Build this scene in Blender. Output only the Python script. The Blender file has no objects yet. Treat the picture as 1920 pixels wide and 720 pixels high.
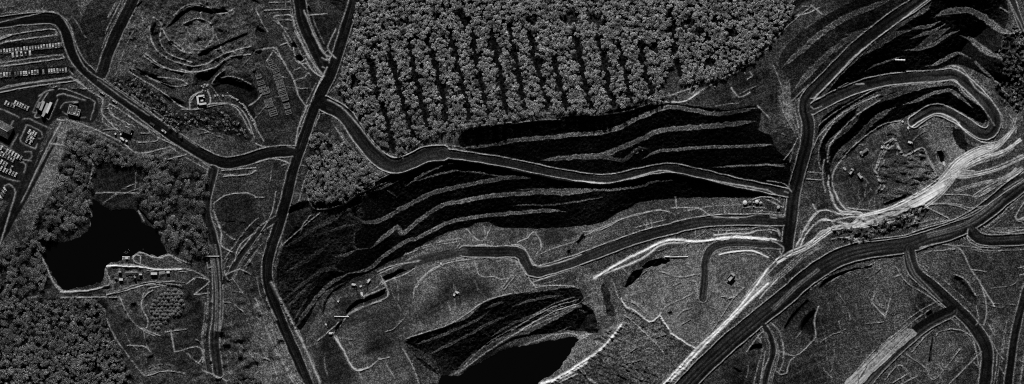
import bpy, bmesh, math, random
import numpy as np
R = math.radians
random.seed(7); RNG = np.random.default_rng(11)
SC = bpy.context.scene
COL = SC.collection

# ---------------------------------------------------------------- camera, sky, sun, exposure
PX = 0.5                                     # metres per photo pixel on the ground (photo 1920 x 720)
cam_d = bpy.data.cameras.new("camera"); cam = bpy.data.objects.new("camera", cam_d); COL.objects.link(cam)
cam_d.type = 'PERSP'; cam_d.sensor_width = 36.0
CAMH = 6000.0
cam_d.lens = 36.0 * CAMH / (1920 * PX)
cam.location = (0, 0, CAMH); cam.rotation_euler = (0, 0, 0)
cam_d.clip_start = 10; cam_d.clip_end = 30000
SC.camera = cam

SUN_EL, SUN_AZ = R(33), R(-9)                # low light from the top edge of the picture, slightly from the left
W = bpy.data.worlds.new("World"); SC.world = W; W.use_nodes = True
nt = W.node_tree; nt.nodes.clear()
sky = nt.nodes.new("ShaderNodeTexSky"); sky.sky_type = 'NISHITA'; sky.sun_disc = False
sky.air_density = 0.2; sky.dust_density = 0.0; sky.altitude = 2000
sky.sun_elevation = SUN_EL; sky.sun_rotation = SUN_AZ
bw = nt.nodes.new("ShaderNodeRGBToBW")       # the photograph is monochrome
bg = nt.nodes.new("ShaderNodeBackground"); bg.inputs[1].default_value = 0.05
wo = nt.nodes.new("ShaderNodeOutputWorld")
nt.links.new(sky.outputs[0], bw.inputs[0]); nt.links.new(bw.outputs[0], bg.inputs[0]); nt.links.new(bg.outputs[0], wo.inputs[0])
sd = bpy.data.lights.new("sun", 'SUN'); sd.energy = 5.0; sd.angle = R(0.5); sd.color = (1, 1, 1)
sun = bpy.data.objects.new("sun", sd); COL.objects.link(sun)
sun.rotation_euler = (R(90) - SUN_EL, 0, math.pi - SUN_AZ)
sun.location = (0, 300, 400)
SC.view_settings.view_transform = 'Standard'; SC.view_settings.look = 'None'
SC.view_settings.exposure = 0.9; SC.view_settings.gamma = 1.0; SC.view_settings.use_curve_mapping = False
SC.render.engine = 'CYCLES'
SC.cycles.use_denoising = False
SC.cycles.filter_width = 1.1
SC.cycles.max_bounces = 3; SC.cycles.diffuse_bounces = 1

# ---------------------------------------------------------------- raster of the land
PAD = 60
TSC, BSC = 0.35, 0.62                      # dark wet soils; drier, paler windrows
NX, NY = 1920 + 2 * PAD, 720 + 2 * PAD
def full(v=0.0): return np.full((NY, NX), v, np.float32)
TILES = {1: (0, 0, 2), 2: (0, 360, 2), 3: (480, 0, 2), 4: (480, 360, 2), 5: (960, 0, 2), 6: (960, 360, 2), 7: (1440, 0, 2), 8: (1440, 360, 2),
         11: (0, 60, 6), 12: (0, 170, 6), 13: (0, 260, 6), 14: (120, 150, 6), 15: (340, 130, 6), 16: (480, 60, 6), 18: (1340, 340, 6),
         21: (180, 470, 6), 22: (600, 520, 6), 23: (780, 480, 6), 24: (1280, 480, 6), 25: (1640, 210, 6), 26: (1560, 260, 6),
         33: (480, 200, 3.273), 34: (1340, 340, 3.273), 35: (1560, 200, 2.77), 36: (1620, 0, 3.273), 37: (1000, 500, 3.273), 38: (500, 380, 3.273), 0: (0, 0, 1)}
def T(t, s):
    ox, oy, k = TILES[t]
    return [(ox + float(a) / k, oy + float(b) / k) for a, b in (p.split(",") for p in s.split())]
def wob(pts, step=6.0, amp=0.0, closed=False):
    """Catmull-Rom through the points, with a little wander."""
    P = [np.array(p, float) for p in pts]
    if closed: P = P + [P[0]]
    out = []
    n = len(P)
    for i in range(n - 1):
        p1, p2 = P[i], P[i + 1]
        p0 = P[i - 1] if i > 0 else (P[-2] if closed else p1)
        p3 = P[i + 2] if i + 2 < n else (P[1] if closed else p2)
        m = max(1, int(np.hypot(*(p2 - p1)) / step))
        for k in range(m):
            t = k / m
            q = 0.5 * ((2 * p1) + (p2 - p0) * t + (2 * p0 - 5 * p1 + 4 * p2 - p3) * t * t + (-p0 + 3 * p1 - 3 * p2 + p3) * t ** 3)
            out.append(q + (RNG.normal(0, amp, 2) if amp else 0))
    out.append(P[-1])
    return np.array(out)
def win(pts, R_):
    x0 = int(max(0, math.floor(pts[:, 0].min() + PAD - R_))); x1 = int(min(NX, math.ceil(pts[:, 0].max() + PAD + R_) + 1))
    y0 = int(max(0, math.floor(pts[:, 1].min() + PAD - R_))); y1 = int(min(NY, math.ceil(pts[:, 1].max() + PAD + R_) + 1))
    return x0, max(x1, x0 + 1), y0, max(y1, y0 + 1)
def linedist(pts, R_):
    """signed distance (left of the direction of travel = +) and arc length near a polyline"""
    pts = np.asarray(pts, float)
    x0, x1, y0, y1 = win(pts, R_)
    D = np.full((y1 - y0, x1 - x0), 1e6, np.float32); S = D * 0 + 1; A = D * 0
    L = 0.0
    for a, b in zip(pts[:-1], pts[1:]):
        sl = float(np.hypot(*(b - a)))
        if sl < 1e-6: continue
        X0, X1, Y0, Y1 = win(np.array([a, b]), R_)
        if X1 <= X0 + 1 and (X0 >= NX - 1 or X0 == 0): L += sl; continue
        ys, xs = np.mgrid[Y0:Y1, X0:X1].astype(np.float32)
        xs -= PAD; ys -= PAD
        d = (b - a) / sl
        t = np.clip((xs - a[0]) * d[0] + (ys - a[1]) * d[1], 0, sl)
        ex, ey = xs - a[0] - t * d[0], ys - a[1] - t * d[1]
        dist = np.hypot(ex, ey)
        sg = np.where(d[0] * ey - d[1] * ex < 0, 1.0, -1.0)
        v = (slice(Y0 - y0, Y1 - y0), slice(X0 - x0, X1 - x0))
        m = dist < D[v]
        D[v] = np.where(m, dist, D[v]); S[v] = np.where(m, sg, S[v]); A[v] = np.where(m, L + t, A[v])
        L += sl
    return (slice(y0, y1), slice(x0, x1)), D, S, A
def polymask(pts):
    pts = np.asarray(pts, float)
    x0, x1, y0, y1 = win(pts, 2)
    ys, xs = np.mgrid[y0:y1, x0:x1].astype(np.float32); xs -= PAD; ys -= PAD
    ins = np.zeros(xs.shape, bool)
    n = len(pts)
    for i in range(n):
        ax, ay = pts[i]; bx, by = pts[(i + 1) % n]
        if abs(ay - by) < 1e-9: continue
        c = (ay > ys) != (by > ys)
        ins ^= c & (xs < (bx - ax) * (ys - ay) / (by - ay) + ax)
    return (slice(y0, y1), slice(x0, x1)), ins
def vnoise(sx, sy=None, seed=0):
    sy = sy or sx
    r = np.random.default_rng(seed)
    gx, gy = int(NX / sx) + 3, int(NY / sy) + 3
    g = r.random((gy, gx)).astype(np.float32)
    X = np.arange(NX) / sx; Y = np.arange(NY) / sy
    xi = X.astype(int); yi = Y.astype(int)
    fx = (X - xi); fy = (Y - yi); fx = fx * fx * (3 - 2 * fx); fy = (fy * fy * (3 - 2 * fy))[:, None]
    a = g[yi][:, xi]; b = g[yi][:, xi + 1]; c = g[yi + 1][:, xi]; d = g[yi + 1][:, xi + 1]
    return ((a * (1 - fx) + b * fx) * (1 - fy) + (c * (1 - fx) + d * fx) * fy).astype(np.float32) - 0.5
def rotnoise(sl, ss, ang, seed):
    """streaks: noise stretched along a direction (ang in degrees, picture axes)"""
    r = np.random.default_rng(seed); N = 512
    g = r.random((N, N)).astype(np.float32)
    ys, xs = np.mgrid[0:NY, 0:NX].astype(np.float32)
    c, s = math.cos(R(ang)), math.sin(R(ang))
    U = (xs * c + ys * s) / sl + 300; V = (-xs * s + ys * c) / ss + 300
    ui = np.floor(U).astype(int); vi = np.floor(V).astype(int); fu = U - ui; fv = V - vi
    fu = fu * fu * (3 - 2 * fu); fv = fv * fv * (3 - 2 * fv)
    q = lambda a, b: g[b % N, a % N]
    return (q(ui, vi) * (1 - fu) + q(ui + 1, vi) * fu) * (1 - fv) + (q(ui, vi + 1) * (1 - fu) + q(ui + 1, vi + 1) * fu) * fv - 0.5
def sstep(x): x = np.clip(x, 0, 1); return x * x * (3 - 2 * x)

vang = vnoise(170, seed=77)
n2, n4, n8, n16, n40, n90 = vnoise(2, seed=1), vnoise(4, seed=2), vnoise(8, seed=3), vnoise(16, seed=4), vnoise(40, seed=5), vnoise(90, seed=6)
TONE = full(0.062) * (1 + 0.5 * n40 + 0.4 * n16 + 0.3 * n8)
ROUGH = full(0.16)                                   # small-scale relief in metres
GX, GY = full(), full()                              # slope asked for (metres per metre)
ADD = full()                                         # direct relief in metres
BERM = full(); BTONE = full()
ROADM = full(); ZONE = np.zeros((NY, NX), np.int8)
Z_GROUND, Z_HAUL, Z_PAVED, Z_FLOOR, Z_SLOPE = range(5)

def zone(pts, tone, var=0.3, rough=None, soft=0, z=None, smooth=True, step=8, amp=0.8):
    p = wob(pts, step, amp, closed=True) if smooth else np.array(pts, float)
    w, m = polymask(p)
    f = m.astype(np.float32)
    if soft:
        for _ in range(2):
            k = int(soft)
            c = np.cumsum(np.pad(f, ((0, 0), (k + 1, k)), mode='edge'), 1); f = (c[:, 2 * k + 1:] - c[:, :-(2 * k + 1)]) / (2 * k + 1)
            c = np.cumsum(np.pad(f, ((k + 1, k), (0, 0)), mode='edge'), 0); f = (c[2 * k + 1:] - c[:-(2 * k + 1)]) / (2 * k + 1)
    t = tone * (1 + var * (n8[w] + n16[w] + n4[w]))
    TONE[w] = TONE[w] * (1 - f) + t * f
    if rough is not None: ROUGH[w] = ROUGH[w] * (1 - f) + rough * f
    if z is not None: ZONE[w][m] = z
def slopezone(pts, uphill, slope=1.25, tone=0.03, rough=0.5, smooth=True):
    """a pit wall: falls away from the polyline 'uphill'"""
    p = wob(pts, 8, 0.8, closed=True) if smooth else np.array(pts, float)
    w, m = polymask(p)
    u = wob(uphill, 10)
    # distance to the uphill line, evaluated coarsely on the window
    ys, xs = np.mgrid[w[0].start:w[0].stop, w[1].start:w[1].stop].astype(np.float32); xs -= PAD; ys -= PAD
    D = np.full(xs.shape, 1e6, np.float32)
    for a, b in zip(u[:-1], u[1:]):
        sl = float(np.hypot(*(b - a)));
        if sl < 1e-6: continue
        d = (b - a) / sl
        t = np.clip((xs - a[0]) * d[0] + (ys - a[1]) * d[1], 0, sl)
        D = np.minimum(D, np.hypot(xs - a[0] - t * d[0], ys - a[1] - t * d[1]))
    gy, gx = np.gradient(D)
    g = np.hypot(gx, gy) + 1e-6; gx /= g; gy /= g
    ax_, ay_ = math.sin(-SUN_AZ), math.cos(SUN_AZ)          # picture direction straight away from the light
    co = np.clip(gx * ax_ + gy * ay_, 0.45, 1)
    k_ = slope / 1.3 * 0.76 / co                         # just steeper than the light, so terraces below stay lit
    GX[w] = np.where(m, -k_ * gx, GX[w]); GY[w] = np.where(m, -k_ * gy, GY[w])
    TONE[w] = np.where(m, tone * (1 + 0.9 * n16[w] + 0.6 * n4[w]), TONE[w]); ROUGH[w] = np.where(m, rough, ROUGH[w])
    ZONE[w][m] = Z_SLOPE
def bench(pts, width=6, tone=0.07, amp=1.0, vary=0.22, z=Z_SLOPE):
    p = wob(pts, 5, amp * .5)
    w, D, S, A = linedist(p, width + 4)
    hw = max(width * 1.15, 2.8) / 2 * (1 + vary * 2 * n8[w] + vary * 1.6 * n2[w])
    end = np.clip(np.minimum(A, A.max() - A) / 30, 0.12, 1)
    m = D < hw * end
    GX[w][m] = 0; GY[w][m] = 0
    f = sstep((hw * end - D) / 1.4 + 0.6)
    rim = np.exp(-((D - hw * end * .75) / 1.0) ** 2)
    TONE[w] = TONE[w] * (1 - f) + tone * 1.2 * f * (1 + 0.6 * n8[w] + .35 * n2[w] + .9 * rim); ROUGH[w] = np.where(m, 0.3, ROUGH[w])
    BTONE[w] = np.maximum(BTONE[w], 0)
    # crest windrow
    BERM[w] = np.maximum(BERM[w], 0.5 * f * (n4[w] + 0.5))
    ZONE[w][m] = z
def cut(pts, width, slope=1.2, tone=0.03, side=1, amp=0.8):
    """a short scarp following a line, falling to its right (+1) or left (-1)"""
    p = wob(pts, 5, amp)
    w, D, S, A = linedist(p, width / 2 + 2)
    end = np.clip(np.minimum(A, A.max() - A) / 10, 0.2, 1)
    m = D < width / 2 * end * (1 + 0.5 * n8[w])
    sd = D * S
    gy, gx = np.gradient(sd); g = np.hypot(gx, gy) + 1e-6
    k = slope * side * np.clip(g, 0, 1) / g
    GX[w] = np.where(m, k * gx, GX[w]); GY[w] = np.where(m, k * gy, GY[w])
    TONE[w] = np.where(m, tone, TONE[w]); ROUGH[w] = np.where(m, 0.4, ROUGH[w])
ROADS = []
def road(pts, width, tone=0.02, z=Z_HAUL, lb=1.0, rb=1.0, bt=0.17, streak=0.5):
    ROADS.append((wob(pts, 8), width, tone, z, lb, rb, bt, streak))
def berm(pts, h=0.9, w_=1.5, tone=0.26, amp=0.3, brk=0.35):
    p = wob(pts, 5, amp)
    w, D, S, A = linedist(p, w_ * 3 + 1)
    k = np.clip(1 + brk * (n8[w] * 1.6 + n2[w] * 1.2), 0, 1.4)
    f = np.exp(-(D / w_) ** 2) * k
    BERM[w] = np.maximum(BERM[w], h * f)
    BTONE[w] = np.maximum(BTONE[w], tone * np.exp(-(D / w_) ** 2) * k)
def hole(pts, depth, wall, tone=None, rough=0.2, amp=0.6, step=6):
    p = wob(pts, step, amp, closed=True)
    w, m = polymask(p)
    w2, D, S, A = linedist(np.vstack([p, p[:1]]), wall + 3)
    big = full(1e3); big[w2] = D
    d = big[w]
    ADD[w] -= depth * np.where(m, sstep(d / wall), 0)
    if tone is not None: TONE[w] = np.where(m, tone * (1 + 0.5 * n8[w]), TONE[w])
    if rough is not None: ROUGH[w] = np.where(m, rough, ROUGH[w])
def tracks(pts, width, tone, n=5, h=0.5):
    """a bundle of pale wheel tracks and windrows that braid along a line"""
    P = wob(pts, 10)
    for k in range(n):
        off = ((k - (n - 1) / 2) / max(1, n - 1) + RNG.uniform(-.12, .12)) * width
        ph = RNG.uniform(0, 6)
        Q = []
        for i, q in enumerate(P):
            a = P[max(i - 1, 0)]; b = P[min(i + 1, len(P) - 1)]; d = (b - a) / (np.hypot(*(b - a)) + 1e-6)
            o = off + 1.1 * math.sin(i * 0.13 + ph)
            Q.append(q + np.array([-d[1], d[0]]) * o)
        berm(Q, h, 1.4, tone * RNG.uniform(0.5, 1.2), 0.15, 0.5)

# ---- tonal regions (soil, grass, gravel) -------------------------------------------------------
zone(T(1, "0,0 300,0 310,130 270,120 200,60 100,60 0,80"), 0.075)
zone(T(1, "290,0 350,0 350,60 330,150 305,160 300,60"), 0.15, rough=.1)
zone(T(1, "350,0 480,0 430,130 350,280 290,150"), 0.05)
zone(T(1, "540,0 880,0 960,60 960,100 800,180 700,270 560,220 560,60"), 0.06, soft=3)
zone(T(1, "660,120 700,80 760,75 800,110 790,170 740,200 690,190 650,150"), 0.12, 0.2, 0.08)
zone(T(1, "420,100 540,40 560,220 480,280 430,240"), 0.10, soft=3)
zone(T(1, "800,280 960,300 960,460 900,400 860,350 800,350"), 0.012, 0.2, .05, soft=3)
zone(T(1, "700,475 800,470 900,540 890,600 800,590 700,520"), 0.10, soft=3)
zone(T(1, "0,330 200,330 350,350 350,460 200,450 90,720 0,720"), 0.016, 0.3, 0.05, z=Z_PAVED)
zone(T(1, "225,460 330,480 520,570 650,545 660,560 520,612 380,550 290,500 180,720 105,720"), 0.15, 0.1, 0.1)
zone(T(1, "340,620 500,640 540,720 330,720"), 0.034, 0.2, 0.08, soft=4)
zone(T(2, "360,0 530,5 560,90 600,140 300,140 330,20"), 0.03, 0.2, 0.08, soft=4)
zone(T(2, "90,0 190,0 60,200 0,290 0,180"), 0.13, .15, .1)
zone(T(2, "400,280 540,285 540,300 480,350 400,385 380,340"), 0.085, 0.4, 0.15)
zone(T(2, "550,350 690,350 690,440 560,530 530,400"), 0.06)
zone(T(2, "700,370 790,470 800,640 780,680 600,640 590,540 720,520"), 0.024, 0.4, 0.1, soft=8)
zone(T(2, "400,400 540,530 560,620 470,600 400,440"), 0.05)
zone(T(2, "840,320 960,330 960,600 850,600"), 0.075, soft=5)
zone(T(2, "810,30 930,10 960,60 960,150 870,200 830,130"), 0.032, 0.3, 0.1, soft=3)
zone(T(3, "0,180 100,180 190,380 150,540 40,550 0,480"), 0.045)
zone(T(3, "200,60 330,60 280,200 250,180"), 0.03, soft=2)
zone(T(3, "230,430 330,470 420,600 500,650 330,720 170,720 190,560"), 0.055)
zone(T(4, "140,0 210,60 240,90 240,180 100,280 80,240"), 0.095)
zone(T(4, "0,380 180,720 0,720"), 0.12, soft=4)
# pit floor in the middle, pale and smooth with darker damp patches
zone(T(4, "180,590 270,400 450,310 620,225 700,165 790,138 860,130 960,150 960,380 860,410 800,465 700,500 570,550 560,720 240,720"), 0.12, 0.25, 0.12, z=Z_FLOOR)
zone(T(4, "240,720 220,640 260,500 310,430 330,470 300,540 360,660 380,720"), 0.034, 0.3, 0.1, soft=6)
zone(T(4, "500,350 570,420 560,470 500,590 420,600 430,450"), 0.05, 0.3, soft=10)
zone(T(4, "700,300 800,300 900,360 880,400 740,430 640,490 600,470 660,380"), 0.030, 0.6, soft=11)
zone(T(4, "310,420 500,400 590,330 560,400 440,470 320,500"), 0.07, 0.2, 0.1, soft=4)
zone(T(4, "0,380 60,480 120,600 170,720 60,720 0,560"), 0.12, .5, soft=3)
zone(T(6, "0,140 300,125 400,75 560,28 850,12 850,60 700,70 560,80 400,130 250,180 100,240 60,250 0,200"), 0.07, 0.3, 0.2, z=Z_FLOOR)
zone(T(6, "0,190 40,150 90,145 120,210 70,250 40,215"), 0.085, 0.2)
zone(T(6, "130,140 220,140 240,170 130,200"), 0.03, 0.3, soft=3)
zone(T(6, "0,260 40,280 90,370 40,385 0,375"), 0.11, 0.2)
zone(T(6, "90,330 240,310 250,360 90,355"), 0.05)
zone(T(6, "250,280 340,330 380,470 320,520 270,440 240,400"), 0.10, 0.4, 0.3)
zone(T(6, "410,400 460,300 560,230 700,190 900,230 960,250 960,300 690,590 560,470 510,490 440,430"), 0.13, 0.25, 0.15, z=Z_FLOOR)
zone(T(6, "690,390 750,380 740,440 690,520 640,500"), 0.055, 0.3, soft=12)
zone(T(6, "410,400 440,430 510,490 560,470 600,530 690,590 580,720 150,720 300,560 420,490"), 0.085, 0.5, 0.55)
zone(T(6, "245,545 300,530 430,490 300,620 100,720 130,690 180,650"), 0.15, 0.2, 0.25)
zone(T(8, "0,0 80,0 60,200 0,200"), 0.05)
zone(T(8, "120,0 190,0 190,90 120,180 90,200"), 0.095, 0.4, .25)
zone(T(8, "190,330 300,285 390,275 400,400 440,470 440,540 370,620 300,720 50,720 60,620 110,610 180,545 190,450"), 0.058, 0.12, 0.14, smooth=True)
zone(T(8, "120,500 150,450 185,440 175,530 140,530"), 0.012, 0.2, 0.1, soft=1)
zone(T(8, "400,240 470,240 470,400 440,460 400,420"), 0.085, 0.1, 0.1)
zone(T(8, "475,320 500,315 540,420 580,480 510,520 475,520"), 0.10, 0.1, 0.1)
zone(T(8, "555,385 590,390 580,470 555,480"), 0.032, 0.1)
zone(T(8, "590,390 640,430 600,460"), 0.06)
zone(T(8, "590,210 700,210 750,270 800,400 810,500 760,440 700,370 600,300"), 0.065, .3)
zone(T(8, "690,310 730,330 780,400 770,430 700,370"), 0.02, soft=3)
zone(T(8, "870,210 960,215 960,400 900,530 840,400 860,300"), 0.05, .2, .12)
zone(T(8, "850,440 900,540 890,620 840,560"), 0.10, .2, .12)
zone(T(8, "620,540 700,510 780,580 620,700 590,640"), 0.09, .3)
zone(T(8, "850,110 850,80 900,40 960,20 960,130 850,140"), 0.05)
zone(T(8, "380,90 560,50 600,60 560,120 380,165 250,165 240,140"), 0.06, .8, .5)
zone(T(5, "560,345 620,250 640,330 740,300 680,345 600,370"), 0.05)
zone(T(5, "660,375 880,260 930,230 960,250 960,500 920,400 800,410 700,410"), 0.05, 0.3, 0.15)
zone(T(7, "0,180 100,50 200,0 330,0 160,90 60,170 0,240"), 0.045)
zone(T(7, "0,260 50,250 80,300 90,380 110,520 60,600 0,520"), 0.045, .8, .3, soft=3)
zone(T(7, "60,310 95,340 90,470 40,400"), 0.13, 0.5, .3, soft=5)
zone(T(7, "190,520 230,520 240,720 160,720"), 0.085, .3, .25)
zone(T(7, "860,140 960,130 960,400 880,380 850,300"), 0.028, 1.2, .8, soft=4)
zone(T(7, "900,0 960,0 960,130 890,110 860,60"), 0.055)
zone(T(7, "890,400 960,400 940,480 900,500 870,480"), 0.09, .4)

# ---- pit walls: steep dark rock, blackened to carry wall shade, with paler benches ------------------------------------------
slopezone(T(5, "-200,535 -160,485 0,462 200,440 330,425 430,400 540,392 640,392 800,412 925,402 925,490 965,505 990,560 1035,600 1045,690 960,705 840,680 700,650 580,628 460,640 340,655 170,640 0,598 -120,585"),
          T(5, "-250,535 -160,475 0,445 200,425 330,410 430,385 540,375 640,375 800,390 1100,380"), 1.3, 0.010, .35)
for q, wd, tn in (("-100,550 0,528 120,517 240,505 370,490 470,445 560,408 610,403 680,415 780,428 920,405", 7, .066), ("110,602 220,590 340,580 420,550 500,515 550,492 640,481 760,472 915,455", 8, .066),
              ("-200,558 -110,548 -30,540", 4, .05), ("490,597 540,570 600,562 740,552 840,550 985,542", 5, .085), ("750,628 860,622 1030,614", 2.5, .07), ("260,600 340,590 420,600 470,560 520,560", 6, .03)):
    bench(T(5, q), wd, tn, 0.8)
# lower pit, north wall
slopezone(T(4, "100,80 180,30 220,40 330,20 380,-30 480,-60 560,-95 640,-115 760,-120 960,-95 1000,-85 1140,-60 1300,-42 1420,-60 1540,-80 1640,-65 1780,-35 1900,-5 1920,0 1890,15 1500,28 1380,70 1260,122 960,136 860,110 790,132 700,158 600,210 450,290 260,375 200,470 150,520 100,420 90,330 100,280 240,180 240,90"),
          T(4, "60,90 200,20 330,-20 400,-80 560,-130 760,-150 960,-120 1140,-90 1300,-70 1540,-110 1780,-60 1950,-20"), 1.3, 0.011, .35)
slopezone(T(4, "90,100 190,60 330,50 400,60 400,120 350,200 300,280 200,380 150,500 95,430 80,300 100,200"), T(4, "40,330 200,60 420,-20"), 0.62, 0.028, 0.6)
for q, wd, tn in (("560,-20 640,-75 700,-100 740,-108", 5, .035), ("370,90 400,110 440,112 480,100 560,55 660,5 740,-15 860,-40 960,-55 1040,-50", 7, .04),
              ("430,212 480,170 530,132 548,158 620,100 700,50 760,38 860,18 960,8 1060,3 1160,4 1240,-5 1300,-12", 7, .075), ("980,-8 1240,-8 1340,-10 1440,-20 1500,-40 1580,-44", 4, .05),
              ("350,306 420,290 480,240 570,180 590,180 640,155 650,150 720,115 780,102 850,90 960,80 1090,70 1160,74", 6, .075), ("140,520 180,460 250,370 300,330 350,305", 6, .06), ("530,20 480,-15", 5, .03),
              ("240,160 330,130 380,120", 5, .035), ("370,150 370,210 420,212", 4, .045), ("290,245 340,235 380,215", 7, .06), ("200,330 260,290 330,300", 9, .03),
              ("85,215 150,185 220,140 300,100 330,75", 5, .032), ("110,300 160,275 215,240 280,190", 6, .03), ("120,390 170,350 230,300", 5, .032), ("105,440 150,400 200,350 225,335", 5, .03), ("130,500 160,450 190,400", 4, .035), ("360,20 420,5 500,-30 560,-55", 4, .035), ("250,110 330,75 400,40", 4, .03),
              ("600,-40 700,-70 760,-80 860,-70 960,-52", 3, .035), ("1180,-40 1300,-48 1420,-55 1500,-66", 3, .03), ("960,50 1100,48 1180,40 1300,20", 2.5, .04)):
    bench(T(4, q), wd, tn, 0.9)
# far-bottom pit with water
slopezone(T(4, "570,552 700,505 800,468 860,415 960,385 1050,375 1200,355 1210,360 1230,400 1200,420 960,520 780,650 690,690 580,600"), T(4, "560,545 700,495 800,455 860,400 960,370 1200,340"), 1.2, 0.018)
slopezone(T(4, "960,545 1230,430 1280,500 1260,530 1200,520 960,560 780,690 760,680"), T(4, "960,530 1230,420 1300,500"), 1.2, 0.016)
for q, wd, tn in (("960,545 1060,500 1150,450 1215,420 1225,405", 11, .05), ("760,660 860,590 960,535", 10, .05), ("560,565 600,600 660,640 690,690", 12, .035), ("980,580 1040,570 1100,550 1160,525 1205,530", 6, .055), ("1205,440 1250,460 1265,500", 6, .06),
                  ("1000,375 1080,365 1160,355 1200,362", 5, .05), ("860,440 900,420 940,410", 8, .03), ("590,575 680,545 760,510 830,480 870,450", 4, .03), ("640,615 720,575 800,535 880,490 960,460", 4, .032), ("880,545 960,495 1060,455 1160,410", 4, .045), ("960,575 1040,555 1120,532 1180,505", 3, .04), ("960,430 1060,400 1150,388", 4, .04)):
    bench(T(4, q), wd, tn, 0.9)
berm(T(4, "760,680 860,605 960,540 1060,495 1150,455 1200,428"), .6, 1.2, .15); berm(T(4, "780,655 860,575 960,515 1060,470 1130,430 1200,412"), .6, 1.2, .12)
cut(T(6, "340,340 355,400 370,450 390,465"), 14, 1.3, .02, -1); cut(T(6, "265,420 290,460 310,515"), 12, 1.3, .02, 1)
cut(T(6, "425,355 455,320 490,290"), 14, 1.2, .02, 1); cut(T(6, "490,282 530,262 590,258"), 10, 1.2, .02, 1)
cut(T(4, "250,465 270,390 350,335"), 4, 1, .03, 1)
# upper right pit
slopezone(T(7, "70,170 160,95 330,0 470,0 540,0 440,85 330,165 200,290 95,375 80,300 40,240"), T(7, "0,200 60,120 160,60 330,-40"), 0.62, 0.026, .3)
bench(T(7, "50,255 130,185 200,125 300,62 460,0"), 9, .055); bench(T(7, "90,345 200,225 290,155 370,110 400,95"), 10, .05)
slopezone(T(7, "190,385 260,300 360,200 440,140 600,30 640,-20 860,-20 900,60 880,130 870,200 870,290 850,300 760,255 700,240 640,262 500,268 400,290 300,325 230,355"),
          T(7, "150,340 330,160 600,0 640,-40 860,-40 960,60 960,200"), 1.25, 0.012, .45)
for q, wd, tn in (("270,190 330,170 400,160 470,130", 8, .06), ("310,105 350,80 400,55 400,60", 12, .06), ("430,110 480,82 560,66 640,62 740,110 850,190 920,205", 11, .055), ("280,238 340,220 400,200 450,180 500,145", 7, .06),
                  ("320,290 400,250 450,210 530,170", 14, .035), ("250,308 330,303 380,290 430,272 480,240 520,215 590,185", 6, .06), ("595,215 640,230 680,252 740,310 810,348 850,370", 9, .06), ("800,325 830,345 845,365", 14, .08),
                  ("0,440 50,410 100,390 180,365 250,340", 3.5, .06), ("380,405 450,392 520,350 575,325 600,325 660,355", 6, .065), ("680,380 740,440 800,488", 4, .065), ("0,340 100,270 200,210 280,190", 10, .045)):
    bench(T(36, q), wd, tn, 0.7)
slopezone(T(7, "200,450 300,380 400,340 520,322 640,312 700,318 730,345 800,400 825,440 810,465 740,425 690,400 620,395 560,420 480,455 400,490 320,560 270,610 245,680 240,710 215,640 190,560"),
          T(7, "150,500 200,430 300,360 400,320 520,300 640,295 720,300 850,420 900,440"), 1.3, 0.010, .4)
for q, wd, tn in (("195,560 205,500 250,450 330,395 400,360 480,335 600,318 700,312 740,350 800,400", 9, .06), ("235,620 225,560 240,525 290,490 330,445 350,405 420,375 500,350 560,330 620,320", 8, .055), ("245,690 248,620 280,565 340,515 400,450 450,415 480,402", 10, .07),
                  ("510,392 560,378 620,350 660,342 690,340 730,370 770,405", 6, .08), ("255,720 250,650 285,580", 7, .07)):
    bench(T(7, q), wd, tn, 0.8)
zone(T(7, "540,455 480,460 400,500 340,550 280,620 248,670 243,720 280,780 320,797 400,790 480,765 560,735 640,690 680,640 740,580 740,540 710,480 660,450 610,440"), 0.13, 0.3, 0.18, z=Z_FLOOR)
zone(T(7, "430,530 480,500 510,570 580,550 600,600 640,680 540,740 440,760 400,640"), 0.10, 0.5, 0.7)
zone(T(7, "260,660 340,600 400,640 420,720 360,770 290,760"), 0.07, 0.3, 0.2, soft=9)
zone(T(7, "500,480 560,470 600,530 640,580 620,620 580,560 510,560"), 0.04, 0.3, 0.15, soft=3)
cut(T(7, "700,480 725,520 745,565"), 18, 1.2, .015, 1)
hole(T(25, "710,440 760,430 790,500 795,570 770,580 735,550 715,500"), 6, 5, .03)
hole(T(35, "270,505 330,480 385,462 390,470 350,490 280,515"), 4, 3, .03)
# trenches in the pit floor and elsewhere
hole(T(22, "275,410 320,330 380,280 450,245 600,190 680,150 730,125 745,200 700,230 600,265 480,310 380,370 330,410 290,430"), 7, 7, .05, .3)
hole(T(22, "150,610 190,540 250,480 270,520 230,590 190,640 160,640"), 3, 4, .04)
hole(T(4, "470,320 540,290 600,270 600,285 560,300 500,335 475,335"), 4, 4, .04)
hole(T(16, "440,280 510,255 545,310 480,345 450,330"), 4, 3.0, .012); hole(T(16, "390,130 440,115 480,190 410,205"), 3, 4, .03)
hole(T(3, "195,20 215,50 195,55"), 3, 4, .02)
hole(T(6, "890,600 900,575 940,568 945,590 910,592"), 5, 4, .03); hole(T(6, "825,655 840,660 870,675 850,680"), 3, 3, .03)
hole(T(8, "120,510 150,455 182,440 175,500 170,535 140,525"), 4, 6, .015)
hole(T(8, "210,330 260,305 330,285 390,278 390,285 330,295 230,340 190,365"), 5, 5, .015)
hole(T(8, "60,510 90,460 150,400 155,408 100,470 65,520"), 3.5, 4, .02); hole(T(8, "430,45 520,10 520,20 440,52"), 3.5, 4, .02)
hole(T(8, "590,460 610,440 620,455 600,470"), 3, 4, .02); hole(T(8, "600,640 615,540 620,560 612,640"), 3, 3, .025)
hole(T(8, "690,320 710,310 780,390 770,430 720,370"), 2.5, 8, .03)
hole(T(6, "240,190 270,155 280,170 250,195"), 4, 4, .02); hole(T(6, "205,220 220,215 225,235 210,240"), 3, 4, .015); hole(T(6, "580,450 600,447 605,460 590,465"), 2, 4, .03)
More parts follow.
